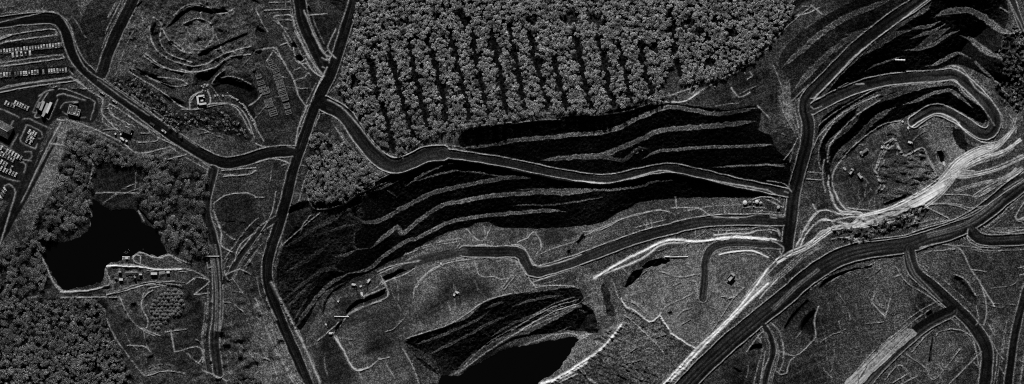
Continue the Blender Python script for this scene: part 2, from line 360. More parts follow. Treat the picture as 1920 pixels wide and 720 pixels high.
hole(T(1, "500,255 560,270 620,300 660,325 640,345 560,310 510,285"), 6, 14, .02); hole(T(1, "620,110 660,60 700,30 760,25 860,40 860,50 780,60 720,48 680,75 640,105"), 4, 6, .03)
hole(T(1, "560,110 590,80 600,160 640,200 600,190 570,160"), 3, 9, .035); hole(T(1, "740,215 760,190 810,170 930,120 930,135 820,185 770,215"), 3, 5, .03)
hole(T(1, "730,280 790,265 850,225 900,210 900,215 850,240 800,300 740,320"), 4, 8, .02)
hole(T(1, "810,290 880,290 960,330 960,400 900,380 860,345 800,340"), 5, 16, .012)
hole(T(1, "600,350 690,380 700,400 650,400"), 3, 8, .02)
hole(T(2, "810,530 840,525 845,550 820,555"), 2, 5, .02); hole(T(2, "550,620 575,610 580,640 555,642"), 2, 5, .02); hole(T(2, "890,620 910,615 912,635 895,640"), 2, 5, .02)
hole(T(2, "515,50 560,100 590,130 575,140 540,100 510,70"), 3, 4, .02); hole(T(2, "490,415 520,420 510,450 490,440"), 2, 6, .02)
hole(T(1, "0,165 60,160 235,165 235,200 60,205 0,220"), 0.6, 14, .016); hole(T(1, "0,275 100,262 250,248 255,285 0,320"), 0.6, 14, .016)
hole(T(3, "0,100 30,110 40,125 0,135"), 2, 5, .02)

# ---- wooded ground: leaf litter darkened with painted shade, deepest in the lanes -----------------------------------------------------------
FOREST = T(0, "672,-40 1500,-60 1485,25 1440,85 1400,120 1345,148 1295,160 1272,150 1268,180 1225,190 1180,195 1120,214 1030,212 920,232 850,242 790,262 755,288 735,285 700,262 680,225 655,195 632,170 648,110 664,50")
POND_W = T(0, "-10,475 25,462 45,447 62,420 82,385 102,350 118,290 130,248 160,255 190,290 165,360 165,410 100,450 85,490 95,540 45,555 -10,560")
POND_E = T(0, "255,300 300,285 345,305 395,335 385,370 380,400 390,440 395,490 370,492 330,470 300,430 285,400 255,370 270,330")
POND_N = T(0, "125,245 200,262 260,300 240,320 190,300 150,300")
WOOD_SW = T(0, "-30,562 60,558 190,560 200,600 215,640 245,700 250,760 -30,760")
WOOD_SE = T(0, "430,705 440,690 470,690 490,720 480,740 430,740")
WOOD_MID = T(0, "590,243 640,265 685,300 715,340 680,355 640,380 590,380 572,350 575,300")
WOOD_N = T(0, "205,150 255,145 300,180 340,215 420,205 460,240 470,262 380,240 340,235 345,262 300,220 250,180")
WOOD_CUT = T(0, "1560,430 1620,425 1700,395 1730,385 1712,420 1640,445 1570,452")
WOOD_NE = T(0, "1870,80 1915,70 1925,190 1890,200 1875,140")
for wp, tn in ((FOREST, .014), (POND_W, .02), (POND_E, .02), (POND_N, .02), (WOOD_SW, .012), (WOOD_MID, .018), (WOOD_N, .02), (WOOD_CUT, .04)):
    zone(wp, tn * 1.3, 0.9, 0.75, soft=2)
zone(T(5, "590,150 605,230 640,330 600,365 545,345 600,240"), .04, .3)
zone(T(0, "955,15 958,90 962,200 940,205 945,90"), .02)

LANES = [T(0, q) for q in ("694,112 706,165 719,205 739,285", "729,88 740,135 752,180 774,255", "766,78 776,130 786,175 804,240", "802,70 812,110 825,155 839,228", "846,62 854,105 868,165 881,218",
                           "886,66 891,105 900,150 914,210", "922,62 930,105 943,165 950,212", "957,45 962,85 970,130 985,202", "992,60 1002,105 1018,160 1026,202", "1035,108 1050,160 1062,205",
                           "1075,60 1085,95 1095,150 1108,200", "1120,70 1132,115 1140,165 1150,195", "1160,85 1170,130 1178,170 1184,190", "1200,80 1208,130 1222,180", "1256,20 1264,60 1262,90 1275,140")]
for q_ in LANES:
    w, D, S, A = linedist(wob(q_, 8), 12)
    f = sstep((6 + 4 * n8[w] - D) / 3); TONE[w] = TONE[w] * (1 - f) + .004 * f  # near-black lane floor stands for shade between the tree strips

# ---- roads -------------------------------------------------------------------------------------
road(T(0, "674,-60 665,0 645,65 620,140 595,190 570,260 550,320 538,370 525,415 508,470 502,500 505,540 530,610 565,690 600,780"), 19, .018, Z_PAVED, 1.2, 1.0, .12, .9)
road(T(0, "-60,46 0,42 50,36 100,35 120,52 133,90 150,120 190,157 250,200 310,245 370,284 415,305 450,303 480,294 515,285 552,284"), 20, .017, Z_PAVED, .9, .6, .15, .6)
road(T(0, "262,-50 250,0 215,70 190,140"), 20, .018, Z_HAUL, .4, .5, .12)
road(T(0, "556,-50 562,0 570,45 590,90 612,132"), 22, .020, Z_HAUL, .7, .8, .12)
road(T(0, "400,318 390,360 386,400 400,450 408,510 408,590 402,640 410,700"), 17, .026, Z_HAUL, .8, .6, .13, .8)
road(T(0, "520,410 490,430 470,455 445,490 430,520"), 10, .026, Z_HAUL, .6, .6, .12)
road(T(0, "602,192 645,215 676,258 705,292 735,311 768,304 800,289 830,287"), 27, .022, Z_HAUL, 1.3, 1.3, .24)
road(T(0, "828,287 880,294 955,306 1045,325 1130,336 1190,326 1250,315 1310,325 1380,342 1430,352 1478,362"), 15, .026, Z_HAUL, 1.0, 1.4, .22)
road(T(0, "870,472 920,473 955,472 978,477 989,500 1008,510 1085,487 1185,450 1260,429 1320,416 1400,412 1468,414"), 19, .022, Z_HAUL, .9, 1.1, .2)
road(T(0, "760,500 800,485 870,472"), 16, .05, Z_HAUL, 0, 0)
road(T(0, "1470,460 1430,458 1380,455 1340,463 1324,485 1322,520 1318,560"), 14, .035, Z_HAUL, .5, .5, .12)
road(T(0, "1475,470 1482,420 1490,360 1500,320 1512,270 1515,235 1508,200 1518,178 1560,135 1605,90 1660,45 1730,-3 1790,-50"), 22, .024, Z_HAUL, 1.0, 1.1, .16, .8)
road(T(0, "1522,205 1565,182 1630,157 1690,147 1760,142 1790,140 1820,162 1850,195 1866,225 1858,248 1840,250 1810,230 1780,212 1750,207 1715,228"), 20, .033, Z_HAUL, 1.1, 1.1, .24, .9)
road(T(0, "1940,325 1890,362 1840,402 1790,430 1740,444 1700,458 1630,467 1570,485 1515,520 1475,555 1440,583 1370,640 1310,697 1250,760"), 32, .024, Z_HAUL, 1.2, 1.0, .17, 1.2)
road(T(0, "1812,420 1835,447 1875,451 1940,447"), 20, .022, Z_HAUL, .8, .8, .15, 1.0)
road(T(0, "1704,466 1714,508 1750,540 1790,577 1822,608 1848,650 1850,690 1840,760"), 22, .02, Z_HAUL, 1.0, 1.0, .15, .8)
road(T(0, "1785,583 1740,606 1690,647 1640,697 1590,760"), 22, .022, Z_HAUL, .9, .0, .15, 1.0)
road(T(0, "1940,500 1920,560 1902,635 1885,760"), 14, .018, Z_HAUL, .6, .6, .12)
road(T(0, "1432,610 1447,640 1449,665 1438,700 1425,760"), 10, .024, Z_HAUL, .6, .6, .12)
road(T(0, "945,540 960,520"), 4, .06)
road(T(0, "1890,-20 1915,50 1935,90"), 10, .03, Z_HAUL, .8, .3, .15)
# car-park lanes at the left
for q, wd in (("1,212 53,205 88,195 118,188", 5), ("100,260 60,340 10,430 -30,500", 16), ("92,212 78,240 60,285 48,320 30,370 0,420", 12), ("0,163 60,152 140,148", 6)):
    road(T(0, q), wd, .014, Z_PAVED, 0, 0)

bermtone = full(); bermh = full()
inner = full()
F = []
for (p, wd, tn, z, lb, rb, bt, st) in ROADS:
    w, D, S, A = linedist(p, wd / 2 + 8)
    ww = wd / 2 + n16[w] * 1.6
    f = sstep((ww - D) / 2.0 + 0.5)
    F.append((w, D, S, A, ww, f))
    inner[w] = np.maximum(inner[w], sstep((ww - D) / 2.0 - 0.1))
for (p, wd, tn, z, lb, rb, bt, st), (w, D, S, A, ww, f) in zip(ROADS, F):
    # wheel ruts: bands along the road
    r = np.random.default_rng(int(abs(p[0][0]) * 7 + wd)); g = r.random(64).astype(np.float32)
    s = D * S + n40[w] * 3
    q = s / 2.1 + 32; qi = np.clip(np.floor(q).astype(int), 0, 62); fq = q - np.floor(q)
    band = g[qi] * (1 - fq) + g[qi + 1] * fq
    al = r.random(400).astype(np.float32); ai = np.clip((A / 30).astype(int), 0, 398); af = sstep(A / 30 - ai); along = al[ai] * (1 - af) + al[ai + 1] * af
    t = tn * .72 * (1 + st * (band - 0.4) * (0.6 + along + 1.2 * n16[w]) * 2.3 + 0.3 * n8[w] + 7 * st * np.clip(band - .74, 0, 1) * np.clip(along * 2 - .4, 0, 1))
    TONE[w] = TONE[w] * (1 - f) + np.clip(t, 0.004, 1) * f
    k = f > 0.5
    GX[w] *= (1 - f); GY[w] *= (1 - f); ADD[w] *= 1 - f
    ROUGH[w] = ROUGH[w] * (1 - f) + (0.05 + 0.05 * band) * f
    ZONE[w][k] = z
    bk = np.clip(1.1 + n8[w] * .7 + n2[w] * .4, 0.3, 1.4)
    for side, amt in ((1, lb), (-1, rb)):
        if amt <= 0: continue
        e = np.exp(-((D - ww - 1.0) / 1.35) ** 2) * (S == side) * bk
        bermh[w] = np.maximum(bermh[w], e * 1.0 * amt); bermtone[w] = np.maximum(bermtone[w], e * bt * 1.15)
bermh *= 1 - inner; bermtone *= 1 - inner
BERM = np.maximum(BERM, bermh) ; BTONE = np.maximum(BTONE, bermtone)

# ---- windrows, kerbs and banks -----------------------------------------------------------------
Bt = {
1: """0,85 100,62 200,45 240,75 270,130 290,200 330,265 400,310 500,380 620,465 740,550|0,150 60,128 190,110 215,128|0,165 60,152 215,132|0,238 100,222 235,206 240,216|0,250 100,238 238,219|0,335 100,315 200,302 270,292 285,300|0,348 100,328 200,315 285,303|270,292 325,332|335,340 385,375 380,420 420,470 450,495
400,400 415,392 500,445 600,512 590,528 520,535|405,400 420,430 470,465|410,395 430,400 560,490 565,500 530,500|180,350 160,380 130,440 150,440|220,335 245,335 345,375 355,395 340,450|215,450 260,455 330,475 450,530 520,575 640,550|590,515 660,548 720,580 790,630|230,460 180,550 110,700|190,540 240,545
330,600 350,620 330,700|575,65 605,90 600,150 620,190 660,215 720,235|545,200 600,245 660,265 720,272 800,255 860,215 940,205|500,280 600,340 680,400 730,412 830,392 890,400 930,450 955,520|640,150 680,180 700,200|690,40 720,20 760,25|830,640 960,630|840,662 930,655 960,640|715,385 725,365 740,352|590,290 680,300 705,320|380,530 470,590 520,612 620,600 700,580""",
2: """110,170 160,250 200,340 240,375 330,370 400,355|230,395 400,395|385,280 470,272 530,280 560,290 700,290 780,325|555,295 640,295 700,300|405,385 450,370 520,345 600,335 690,340|550,352 620,345 680,352|500,240 530,225 570,235 620,240 640,238 700,265 720,270|500,240 505,262 560,285|390,440 400,480 440,560 500,640 540,690
450,395 470,440 500,490 540,520 580,540|540,380 530,430 555,480 550,510|620,525 700,515|480,575 540,580 565,600|600,540 530,510|660,600 740,580 760,600 760,640|550,690 620,672 690,680|760,670 810,690 850,710|735,320 700,345|735,320 785,335 735,380|730,385 785,380|800,45 850,12 930,5 960,20|800,70 830,150 830,200 870,225|960,150 900,200 880,260
850,310 900,290 940,310|870,320 910,380|360,5 430,2 525,5|300,60 330,70 345,90 340,130|520,70 540,110|600,150 640,170|60,0 0,200|640,520 655,600|855,250 840,290 855,330""",
3: """0,35 20,80 45,120|70,62 110,57 135,62 150,110 190,200 245,280|80,75 130,150 150,215 190,260|0,190 70,182 100,230 140,300 160,360 190,400|195,58 265,52|195,80 240,180 270,215|0,540 40,552 100,548 145,555|0,610 60,595 120,610|250,425 290,440 340,490 400,580 460,630 520,652|270,375 330,410 400,490 450,550 500,585 550,592|300,110 270,180 300,220
555,580 600,545 640,515 700,495 800,478 900,465 960,460|390,710 450,680 500,655|195,395 160,480 148,550|195,75 180,40|30,40 130,35|50,10 130,8|240,430 200,520|60,200 40,230|0,480 30,530""",
4: """0,20 30,22|75,0 60,80 20,150|240,80 190,120 100,200|0,470 60,520 100,640 180,720|160,520 200,620 240,720|0,400 60,560 140,720|20,620 60,640 80,700|455,300 520,275 610,262|470,350 500,330 560,310 600,280|470,335 495,370 490,395 420,425 350,455|350,455 300,520 290,540 330,600 370,668 390,665|300,540 340,620 375,665 430,655 460,630 500,620|460,625 470,630|490,650 520,700
565,550 640,525 720,500 780,465 860,410 960,380|590,400 600,350 660,290 740,262 840,250 960,252|600,360 640,310 700,275|820,260 835,310 860,320 890,318 920,328 960,320|790,140 830,180 860,178 870,150|855,130 860,160|810,205 850,198 880,205|550,590 590,660 610,720|310,490 230,560|380,670 400,705|190,0 215,60 270,62 330,45 380,10 450,-20 500,-40|370,440 470,410""",
5: """0,458 80,430 150,425|0,465 100,452 180,450|540,378 640,382 700,345 780,300 850,265 900,230 960,180|0,635 100,655 200,675 350,688 460,665 560,640 640,655 800,685 960,712|820,330 850,365 890,348|880,300 900,285 890,270|920,400 960,440|590,360 700,320 740,300|690,230 705,280|300,435 420,420 500,395 540,385""",
6: """60,172 80,150 100,170 110,210 90,235|60,172 20,190|90,240 150,215 240,185|0,200 40,205 70,250 100,280 180,265 260,235|0,262 30,270 75,340 90,360|85,335 170,305 260,280|90,358 170,350 240,358|600,60 700,62 750,90 850,100|240,185 300,150 420,100 480,85 560,65|270,150 340,140 430,95 540,70 590,75|410,400 430,432 460,445 515,487 555,462 575,432 640,400 690,372 690,340|415,405 460,420 500,455
100,560 140,540 210,530 255,540 300,535|0,590 60,570 120,550|0,520 80,470 160,430 250,405|0,540 100,480 170,445 250,420|660,340 700,335|560,300 630,320 690,310|255,670 290,700 320,720|400,400 380,340|690,590 750,520 830,400|830,400 870,360|180,715 240,685|880,600 940,525 960,545|950,600 930,720
615,20 620,65|690,148 690,165|775,146 775,163|560,720 700,600""",
7: """0,175 60,110 130,50 170,20|80,380 90,440 120,520|100,410 115,480|160,370 200,365 300,310|190,470 240,430 340,370 420,330 520,318 640,310 700,298 720,320 740,350 800,400 850,470|540,480 580,450 640,425 700,445 740,490 800,530 860,530 900,500|640,262 700,245 740,265 780,330 840,380 880,440 880,480|780,230 860,310 900,360 940,400|900,0 930,60 960,120|870,30 900,50
405,640 435,570 440,540 475,520 485,540 512,582 580,555 600,590 630,650|405,640 420,680 440,700|440,700 420,720|415,640 440,600|450,560 480,540|150,645 200,650|145,672 200,675|300,315 360,315|0,620 60,625|0,680 60,690 90,720|60,600 90,560 110,520|160,400 170,410 200,400|200,55 160,20|640,580 655,610 670,615|150,320 80,390|100,60 150,50 190,30|905,430 930,470 930,500""",
8: """300,60 400,70 540,60|580,130 660,110 720,100 800,60|570,210 640,195 720,215 760,290 800,350 820,440 810,500|580,240 600,225 650,220 700,215|690,200 800,210|480,280 520,340 600,390 660,435|390,415 440,470|390,420 400,380|440,470 460,400|470,320 500,310|550,120 640,100|50,600 110,612 180,545|110,610 80,640 70,680 50,685
10,490 45,530 60,620 40,680|180,540 175,480 190,430|540,700 500,650|520,610 590,660 610,700 640,690 720,590|440,705 490,650 540,690|470,715 520,685|630,540 640,525 700,515 760,540 780,600 790,650|680,720 780,620 800,600|760,290 820,300|780,430 790,480 780,500|830,540 860,600 885,628|800,350 850,430|700,310 740,330 780,390|500,720 560,690|850,540 830,500|590,540 540,600
580,50 700,45 760,60 830,50|960,40 930,90 940,110 960,105|600,60 680,100|0,180 60,215 0,290|0,30 60,60|0,85 60,95|0,180 40,183|0,140 40,150 45,165|750,140 750,180 790,205 870,210|940,630 960,640|960,280 940,285|960,310 945,312|600,300 580,280""",
11: """0,80 50,45 200,20 310,5|60,105 330,75 650,30|640,0 655,30|10,355 380,300 700,258 712,262 712,290 640,305 0,400|0,640 100,605 400,560 700,520 800,508 850,545 945,610|0,680 200,645 500,600 850,555|440,720 520,670 600,650""",
12: """0,205 90,240 215,300|0,440 60,475 150,345|150,350 75,490|370,245 400,250|370,240 440,100 520,0|520,310 550,330 650,100|640,60 700,40 760,50 960,110|290,385 330,395 470,470 480,520 455,545 435,540|300,390 230,545 235,580 370,645 400,655 420,600|260,320 320,315 400,350 570,430|690,330 960,410|670,340 690,380 590,590|590,590 720,620|595,590 510,720|120,640 200,490|0,590 90,640 200,715|680,200 720,140 860,125|700,240 800,290 880,310 960,300""",
13: """0,75 240,225 300,240 350,250|0,150 130,215|0,420 150,470 220,480|240,720 400,400 590,40|50,530 100,510 160,560 170,600|230,260 290,290 270,380|280,150 350,150 360,200 320,250""",
14: """380,0 450,50 700,230 960,400|130,0 225,75|270,115 440,220 450,245 430,300 440,460 500,520 600,575|490,330 500,290 525,280 700,385 960,560|510,370 540,405 700,480 800,530|740,660 860,700 940,705|530,480 620,520 640,490|400,120 470,180|560,230 600,250""",
15: """0,0 80,25 180,30 330,0|340,160 400,80 490,5|450,100 560,80 680,120 780,170|95,450 100,340 140,290 230,255|0,450 110,455 300,400 440,380 530,390 620,440 690,540 740,640 790,720|320,400 330,330 300,250|760,410 850,350 900,290|690,390 730,440 760,500 830,600 850,700|0,175 60,180""",
16: """20,215 140,185 225,175 240,210 330,370 420,530 480,720|200,210 300,320|440,0 500,110 590,260 660,380 750,480 740,510 640,440 560,300|640,20 700,120 760,240 830,280|740,290 810,320 850,270|270,155 345,125|300,10 350,110 400,210|430,290 480,350 540,320|430,430 500,405|480,350 510,365 560,350 610,410|440,540 550,510 590,460 620,490|660,690 720,560 800,400|750,395 780,410|820,200 760,240|430,550 450,620""",
18: """0,5 200,35 330,55 400,100 480,85 600,105 740,180|430,205 540,175 640,185 750,240|320,300 440,290 580,305|0,410 350,405 460,380 580,370|450,370 540,330|0,555 350,545 520,510 640,520 720,550 745,600|0,605 180,595 350,590 470,560 580,550 640,580|630,380 680,380 790,400|630,385 640,410 700,415|45,560 45,600|140,555 140,590|790,115 830,130""",
21: """70,175 200,170 340,178 500,185|530,190 700,215 960,210|580,225 760,220|0,430 100,415 150,390 155,320 100,200|120,500 300,460 460,410 560,385 700,360 880,340|150,530 220,530 270,520 300,600 330,680|510,600 560,500 640,450|600,425 700,405 780,385 880,400|410,90 450,45 500,60 500,140|500,20 560,30 620,65 740,75 820,50 960,140|340,243 460,243|510,600 530,680""",
24: """75,280 110,275 155,295 160,330|0,490 130,405|170,330 165,480|560,720 720,500 860,280 960,160|600,700 780,480 960,330|520,480 570,465 580,440|440,460 500,465|130,210 180,215""",
25: """90,410 120,360 220,300 245,310 340,490 545,405 600,490 690,660|80,440 10,640|90,520 150,400|440,160 520,110 640,40 730,15 830,60 960,120|510,185 580,150 640,125|700,460 715,540 760,580 795,590|0,650 40,710""",
26: """480,350 560,500 510,590|490,340 600,130 620,90 700,10 730,20 825,190 960,130|20,540 50,640 90,710|335,160 400,115|350,175 410,130""",
35: """10,430 30,480 80,535 120,550|500,505 580,505 660,520 720,545|560,455 700,460 760,470 850,420|420,610 440,570|140,705 300,690 430,665 600,610 740,560 850,480 997,380|830,650 900,655 997,640|860,590 920,520 997,460|950,570 960,590 997,575|0,690 60,680 120,700""",
37: """0,95 150,45 290,0|0,120 140,118 240,120 275,135|0,300 130,230 250,190|0,345 130,265 280,215|310,640 340,690 390,720|600,210 660,240 700,280|560,300 600,330 720,440 800,530|270,660 180,700""",
38: """270,80 230,130 210,180|690,440 800,390 940,355|700,450 740,530 740,580 700,600 600,640 510,685|585,580 650,555 720,525|800,140 830,190|0,600 60,720""",
}
THIN = {11: .8, 12: .6, 13: .7, 14: .8}
for t, s in Bt.items():
    for q in s.replace("\n", "|").split("|"):
        q = q.strip()
        if q: berm(T(t, q), RNG.uniform(.5, .9) * (0.5 if t in (11, 12, 13, 14) else 1), RNG.uniform(1.15, 1.5), RNG.uniform(.17, .27) * THIN.get(t, 1), .25, .4)
WOODM = np.zeros((NY, NX), bool)
for wp_ in (FOREST, POND_W, POND_E, WOOD_SW, WOOD_MID):
    w_, m_ = polymask(wp_); WOODM[w_] |= m_
for wp_ in (T(2, "160,180 350,30 540,120 625,225 400,275 360,345 240,368"), T(1, "0,330 200,330 350,350 350,460 200,450 90,720 0,720"), T(1, "0,60 240,80 260,290 0,340")):
    w_, m_ = polymask(wp_); WOODM[w_] |= m_
OPEN = (~WOODM) & ((ZONE == Z_GROUND) | (ZONE == Z_FLOOR))
def faint(p, tone, h):
    w, D, S, A = linedist(p, 5)
    k = np.clip(1 + n8[w] * 1.8 + n2[w], 0, 1.4) * OPEN[w] * (1 - inner[w])
    f = np.exp(-(D / 1.15) ** 2) * k
    BERM[w] = np.maximum(BERM[w], h * f); BTONE[w] = np.maximum(BTONE[w], tone * f)
for (p, wd, tn, z, lb, rb, bt, st) in ROADS[:-4]:       # old grader and wheel lines beside the roads
    for k in range(6):
        o = (wd / 2 + RNG.uniform(3, 18)) * RNG.choice((-1, 1)); n = len(p)
        if n < 8: continue
        a = int(RNG.integers(0, n - 6)); b_ = int(min(n, a + RNG.integers(5, 16)))
        q = p[a:b_]; d = np.gradient(q, axis=0); d /= np.linalg.norm(d, axis=1, keepdims=True) + 1e-6
        faint(q + np.stack([-d[:, 1], d[:, 0]], 1) * (o + np.linspace(0, RNG.uniform(-3, 3), len(q)))[:, None], RNG.uniform(.08, .16), .5)
for k in range(330):                                     # small ledges, spill edges and single passes
    u, v = RNG.uniform(0, 1920), RNG.uniform(0, 720); a = (vang[int(v) + PAD, int(u) + PAD]) * 6.5 + RNG.normal(0, .25); q = [(u, v)]
    for i in range(int(RNG.integers(3, 11))):
        a += RNG.normal(0, .16); u += 6 * math.cos(a); v += 6 * math.sin(a); q.append((u, v))
    faint(np.array(q), RNG.uniform(.07, .15), .6)
for q, tn in (("560,100 575,170 620,215 700,245 760,245 850,200 940,175", .16), ("610,110 640,160 690,195 720,200", .16), ("690,90 740,70 790,90 800,140 770,180", .13), ("650,60 700,20 760,18 820,50 870,40", .15), ("540,210 600,250 680,270 740,270", .15), ("500,260 580,300 650,325 700,320", .13)):
    berm(T(1, q), .9, 1.5, tn * 1.3, .4, .4)
for q, tn in (("243,700 246,650 285,590 345,530 430,470 500,452", .2), ("165,560 200,500 260,440 340,390 420,356", .18), ("225,610 232,545 285,480 345,425 420,378", .18), ("200,640 190,590 200,530 250,455", .15), ("215,720 205,650 212,600", .2), ("232,720 228,660", .2), ("40,360 60,430 100,500", .14), ("20,250 50,330 60,400", .12)):
    berm(T(7, q), .9, 1.5, tn * 1.3, .4, .35)
tracks(T(4, "10,420 50,520 90,610 160,720"), 14, .16, 5, .7); tracks(T(2, "800,200 815,300 820,400 815,520"), 12, .13, 4, .4); tracks(T(8, "520,225 545,300 590,350 650,410"), 4, .12, 2, .4)
# strong pale windrows
for t, q, h, w_, tn in ((6, "310,325 400,270 500,220 590,182 700,187 820,172 960,180", 1.2, 3.0, .5), (6, "340,310 480,255 560,200 650,190", .6, 2.2, .35), (6, "780,235 830,226 900,222 960,246", 1.0, 2.0, .5), (18, "0,660 150,655 220,622 380,630 500,640 690,660", 1, 2, .45), (18, "0,608 200,592 340,595 440,575", .8, 2, .3),
                       (6, "555,465 600,530 640,560 690,588", 1, 1.8, .45), (6, "410,402 430,432 460,445 515,487 555,462", 1, 1.6, .4), (6, "150,712 250,650 340,585 410,500", 1.2, 3.0, .5), (6, "110,720 200,690 280,640", .8, 3, .4),
                       (6, "960,290 880,400 800,490 700,582 600,690 570,720", .8, 2.6, .5), (6, "960,345 860,440 740,560 600,705", .8, 3.0, .5), (6, "960,330 840,440", .5, 2, .25), (5, "0,635 100,655 200,675 350,688", .8, 1.4, .35),
                       (5, "540,380 640,383 700,348", .9, 1.5, .35), (4, "290,540 330,600 370,668 420,660", 1, 2, .3), (4, "60,340 130,480 190,600 240,715", .8, 2.6, .2), (21, "70,175 200,170 340,178 500,185 700,215 960,210", 1.2, 1.9, .42), (2, "230,375 330,370 405,352", 1, 2, .3), (2, "160,250 200,335 240,376", .8, 1.5, .2),
                       (7, "540,478 580,450 640,425 700,447 740,490 800,532 850,537", .9, 1.3, .35), (7, "600,-2 500,75 400,150 320,215 250,290 170,370", .7, 1.4, .22)):
    berm(T(t, q), h, w_, tn * 1.25, .3, .3)
tracks(T(34, "380,490 470,440 560,400 640,345 710,295"), 7, .5, 4)
tracks(T(34, "200,720 250,640 320,560 390,490"), 6, .28, 3)
for q in ("500,400 540,330 570,265 630,190 700,182 790,210", "530,400 560,330 620,260 670,235 720,245 735,270", "560,400 600,370 650,310 700,295 740,280", "560,300 600,230 640,190", "605,145 630,190", "700,10 715,80 735,140 780,185 880,190",
          "740,70 770,130 810,175 880,190", "725,90 740,150 790,200 900,205", "400,590 330,660 280,720", "735,240 800,225 900,215", "660,240 740,245", "800,345 870,355 890,380"):
    berm(T(34, q), .8, 1.8, .36, .4, .5)
for q in ("250,300 300,250 380,180", "380,590 310,650 240,720"):
    tracks(T(34, q) if q.startswith("3") else T(35, "900,300 997,260"), 5, .2, 3)
tracks(T(8, "-20,370 60,300 130,240 200,200"), 9, .17, 4, .4); tracks(T(8, "600,165 720,132 800,88 880,20"), 10, .09, 3, .3); tracks(T(8, "20,440 100,360 190,290"), 6, .12, 3, .3)
tracks(T(6, "960,315 870,415 780,515 690,600 590,712"), 8, .3, 4, .5)
# the broad haul ramp on the south-east rim of the right pit; lit-slope brightness put into its pale tones
slopezone(T(35, "150,560 300,520 450,450 540,395 600,335 700,238 830,198 940,120 948,125 860,215 720,280 640,370 580,430 500,490 400,535 270,590 150,625 0,640 0,620 110,600"),
          T(35, "-20,700 150,660 400,590 560,500 700,360 870,260 1000,130"), 0.55, 0.42, .2, smooth=True)
w_, m_ = polymask(wob(T(35, "150,560 300,520 450,450 540,395 600,335 700,238 830,198 940,120 948,125 860,215 720,280 640,370 580,430 500,490 400,535 270,590 150,625 0,640 0,620 110,600"), 8, .5, True))
stre = rotnoise(60, 1.6, -28, 21)
TONE[w_] = np.where(m_, 0.40 * (1 + 1.1 * stre[w_] + .3 * n4[w_]), TONE[w_]); ZONE[w_][m_] = Z_HAUL
for q, wd, tn, n in (("150,625 400,560 560,460 700,300 860,215 950,110", 4, .5, 3), ("130,575 300,530 450,455 560,380 650,280 760,215 840,200", 3, .45, 2), ("690,310 790,262 900,228 980,172", 5, .42, 3), ("620,360 700,362 850,328 997,262", 6, .36, 4),
                     ("640,440 760,405 900,370 960,320", 7, .26, 4), ("900,385 997,330", 5, .32, 3), ("740,470 800,430 900,375 990,320", 6, .24, 3), ("860,215 920,140 950,60", 5, .25, 3), ("680,330 760,290 860,260 940,215", 5, .18, 3), ("600,410 660,350 740,345", 6, .35, 3),
                     ("30,600 100,610 160,580 170,600", 4, .3, 3), ("40,560 120,550 160,560", 5, .4, 2), ("900,440 997,380", 6, .14, 3)):
    tracks(T(35, q), wd, tn, n, .5)
# pale strip beside the lower-right haul road
zone(T(8, "500,515 540,515 560,530 480,600 380,690 350,720 285,720 380,620 440,560"), .34, .3, .15, z=Z_GROUND)
w_, m_ = polymask(wob(T(8, "500,515 540,515 560,530 480,600 380,690 350,720 285,720 380,620 440,560"), 8, .5, True))
TONE[w_] *= np.where(m_, 1 + 1.2 * rotnoise(60, 1.8, -44, 24)[w_], 1)
stre2 = rotnoise(50, 1.5, -45, 22)
for a, b in (((1240, 500), (1470, 720)),):
    pass
# plough lines on the big stripped field and the damp green by the pond
ROUGH += 0
W1, M1 = polymask(wob(T(6, "410,400 440,430 510,490 560,470 600,530 690,590 580,720 150,720 300,560 420,490"), 8, .5, True))
rip = rotnoise(14, 3.2, 25, 31) + rotnoise(9, 2.5, 60, 32) * .6
ADD[W1] += np.where(M1, 2.0 * rip[W1] * (0.6 + n40[W1]), 0)
W1, M1 = polymask(wob(T(7, "430,530 480,500 510,570 580,550 600,600 640,680 560,740 440,760 400,640"), 8, .5, True))
rip = rotnoise(16, 4.5, 12, 33)
ADD[W1] += np.where(M1, 2.2 * rip[W1] + 3.0 * n16[W1] + 1.2 * n8[W1], 0)
W1, M1 = polymask(wob(T(8, "380,90 560,50 600,60 560,120 380,165 250,165 240,140"), 8, .5, True))
ADD[W1] += np.where(M1, 3.0 * n8[W1] + 2 * n4[W1], 0)
for q, a_, s_ in (("860,140 960,130 960,400 880,380 850,300", 5, n8), ("400,280 540,285 540,300 480,350 400,385 380,340", 1, n8)):
    W1, M1 = polymask(wob(T(7 if a_ == 5 else 2, q), 8, .5, True)); ADD[W1] += np.where(M1, a_ * s_[W1] + a_ * .4 * n4[W1], 0)
# old overgrown ground in the upper left
W1, M1 = polymask(wob(T(0, "270,0 480,0 480,130 400,160 300,150 240,120"), 8, .5, True)); ADD[W1] += np.where(M1, 1.6 * n8[W1] + 3 * n16[W1] + .8 * n4[W1], 0) * (1 - inner[W1])
W1, M1 = polymask(wob(T(0, "200,520 390,560 480,700 250,720 200,560"), 8, .5, True)); ADD[W1] += np.where(M1, 1.2 * n8[W1] + 2 * n16[W1], 0)
W1, M1 = polymask(wob(T(0, "410,420 500,430 500,500 560,720 400,720 420,500"), 8, .5, True)); ADD[W1] += np.where(M1, 1.2 * n8[W1] + 2 * n16[W1] + 2 * rotnoise(30, 4, 75, 35)[W1], 0) * (1 - inner[W1])

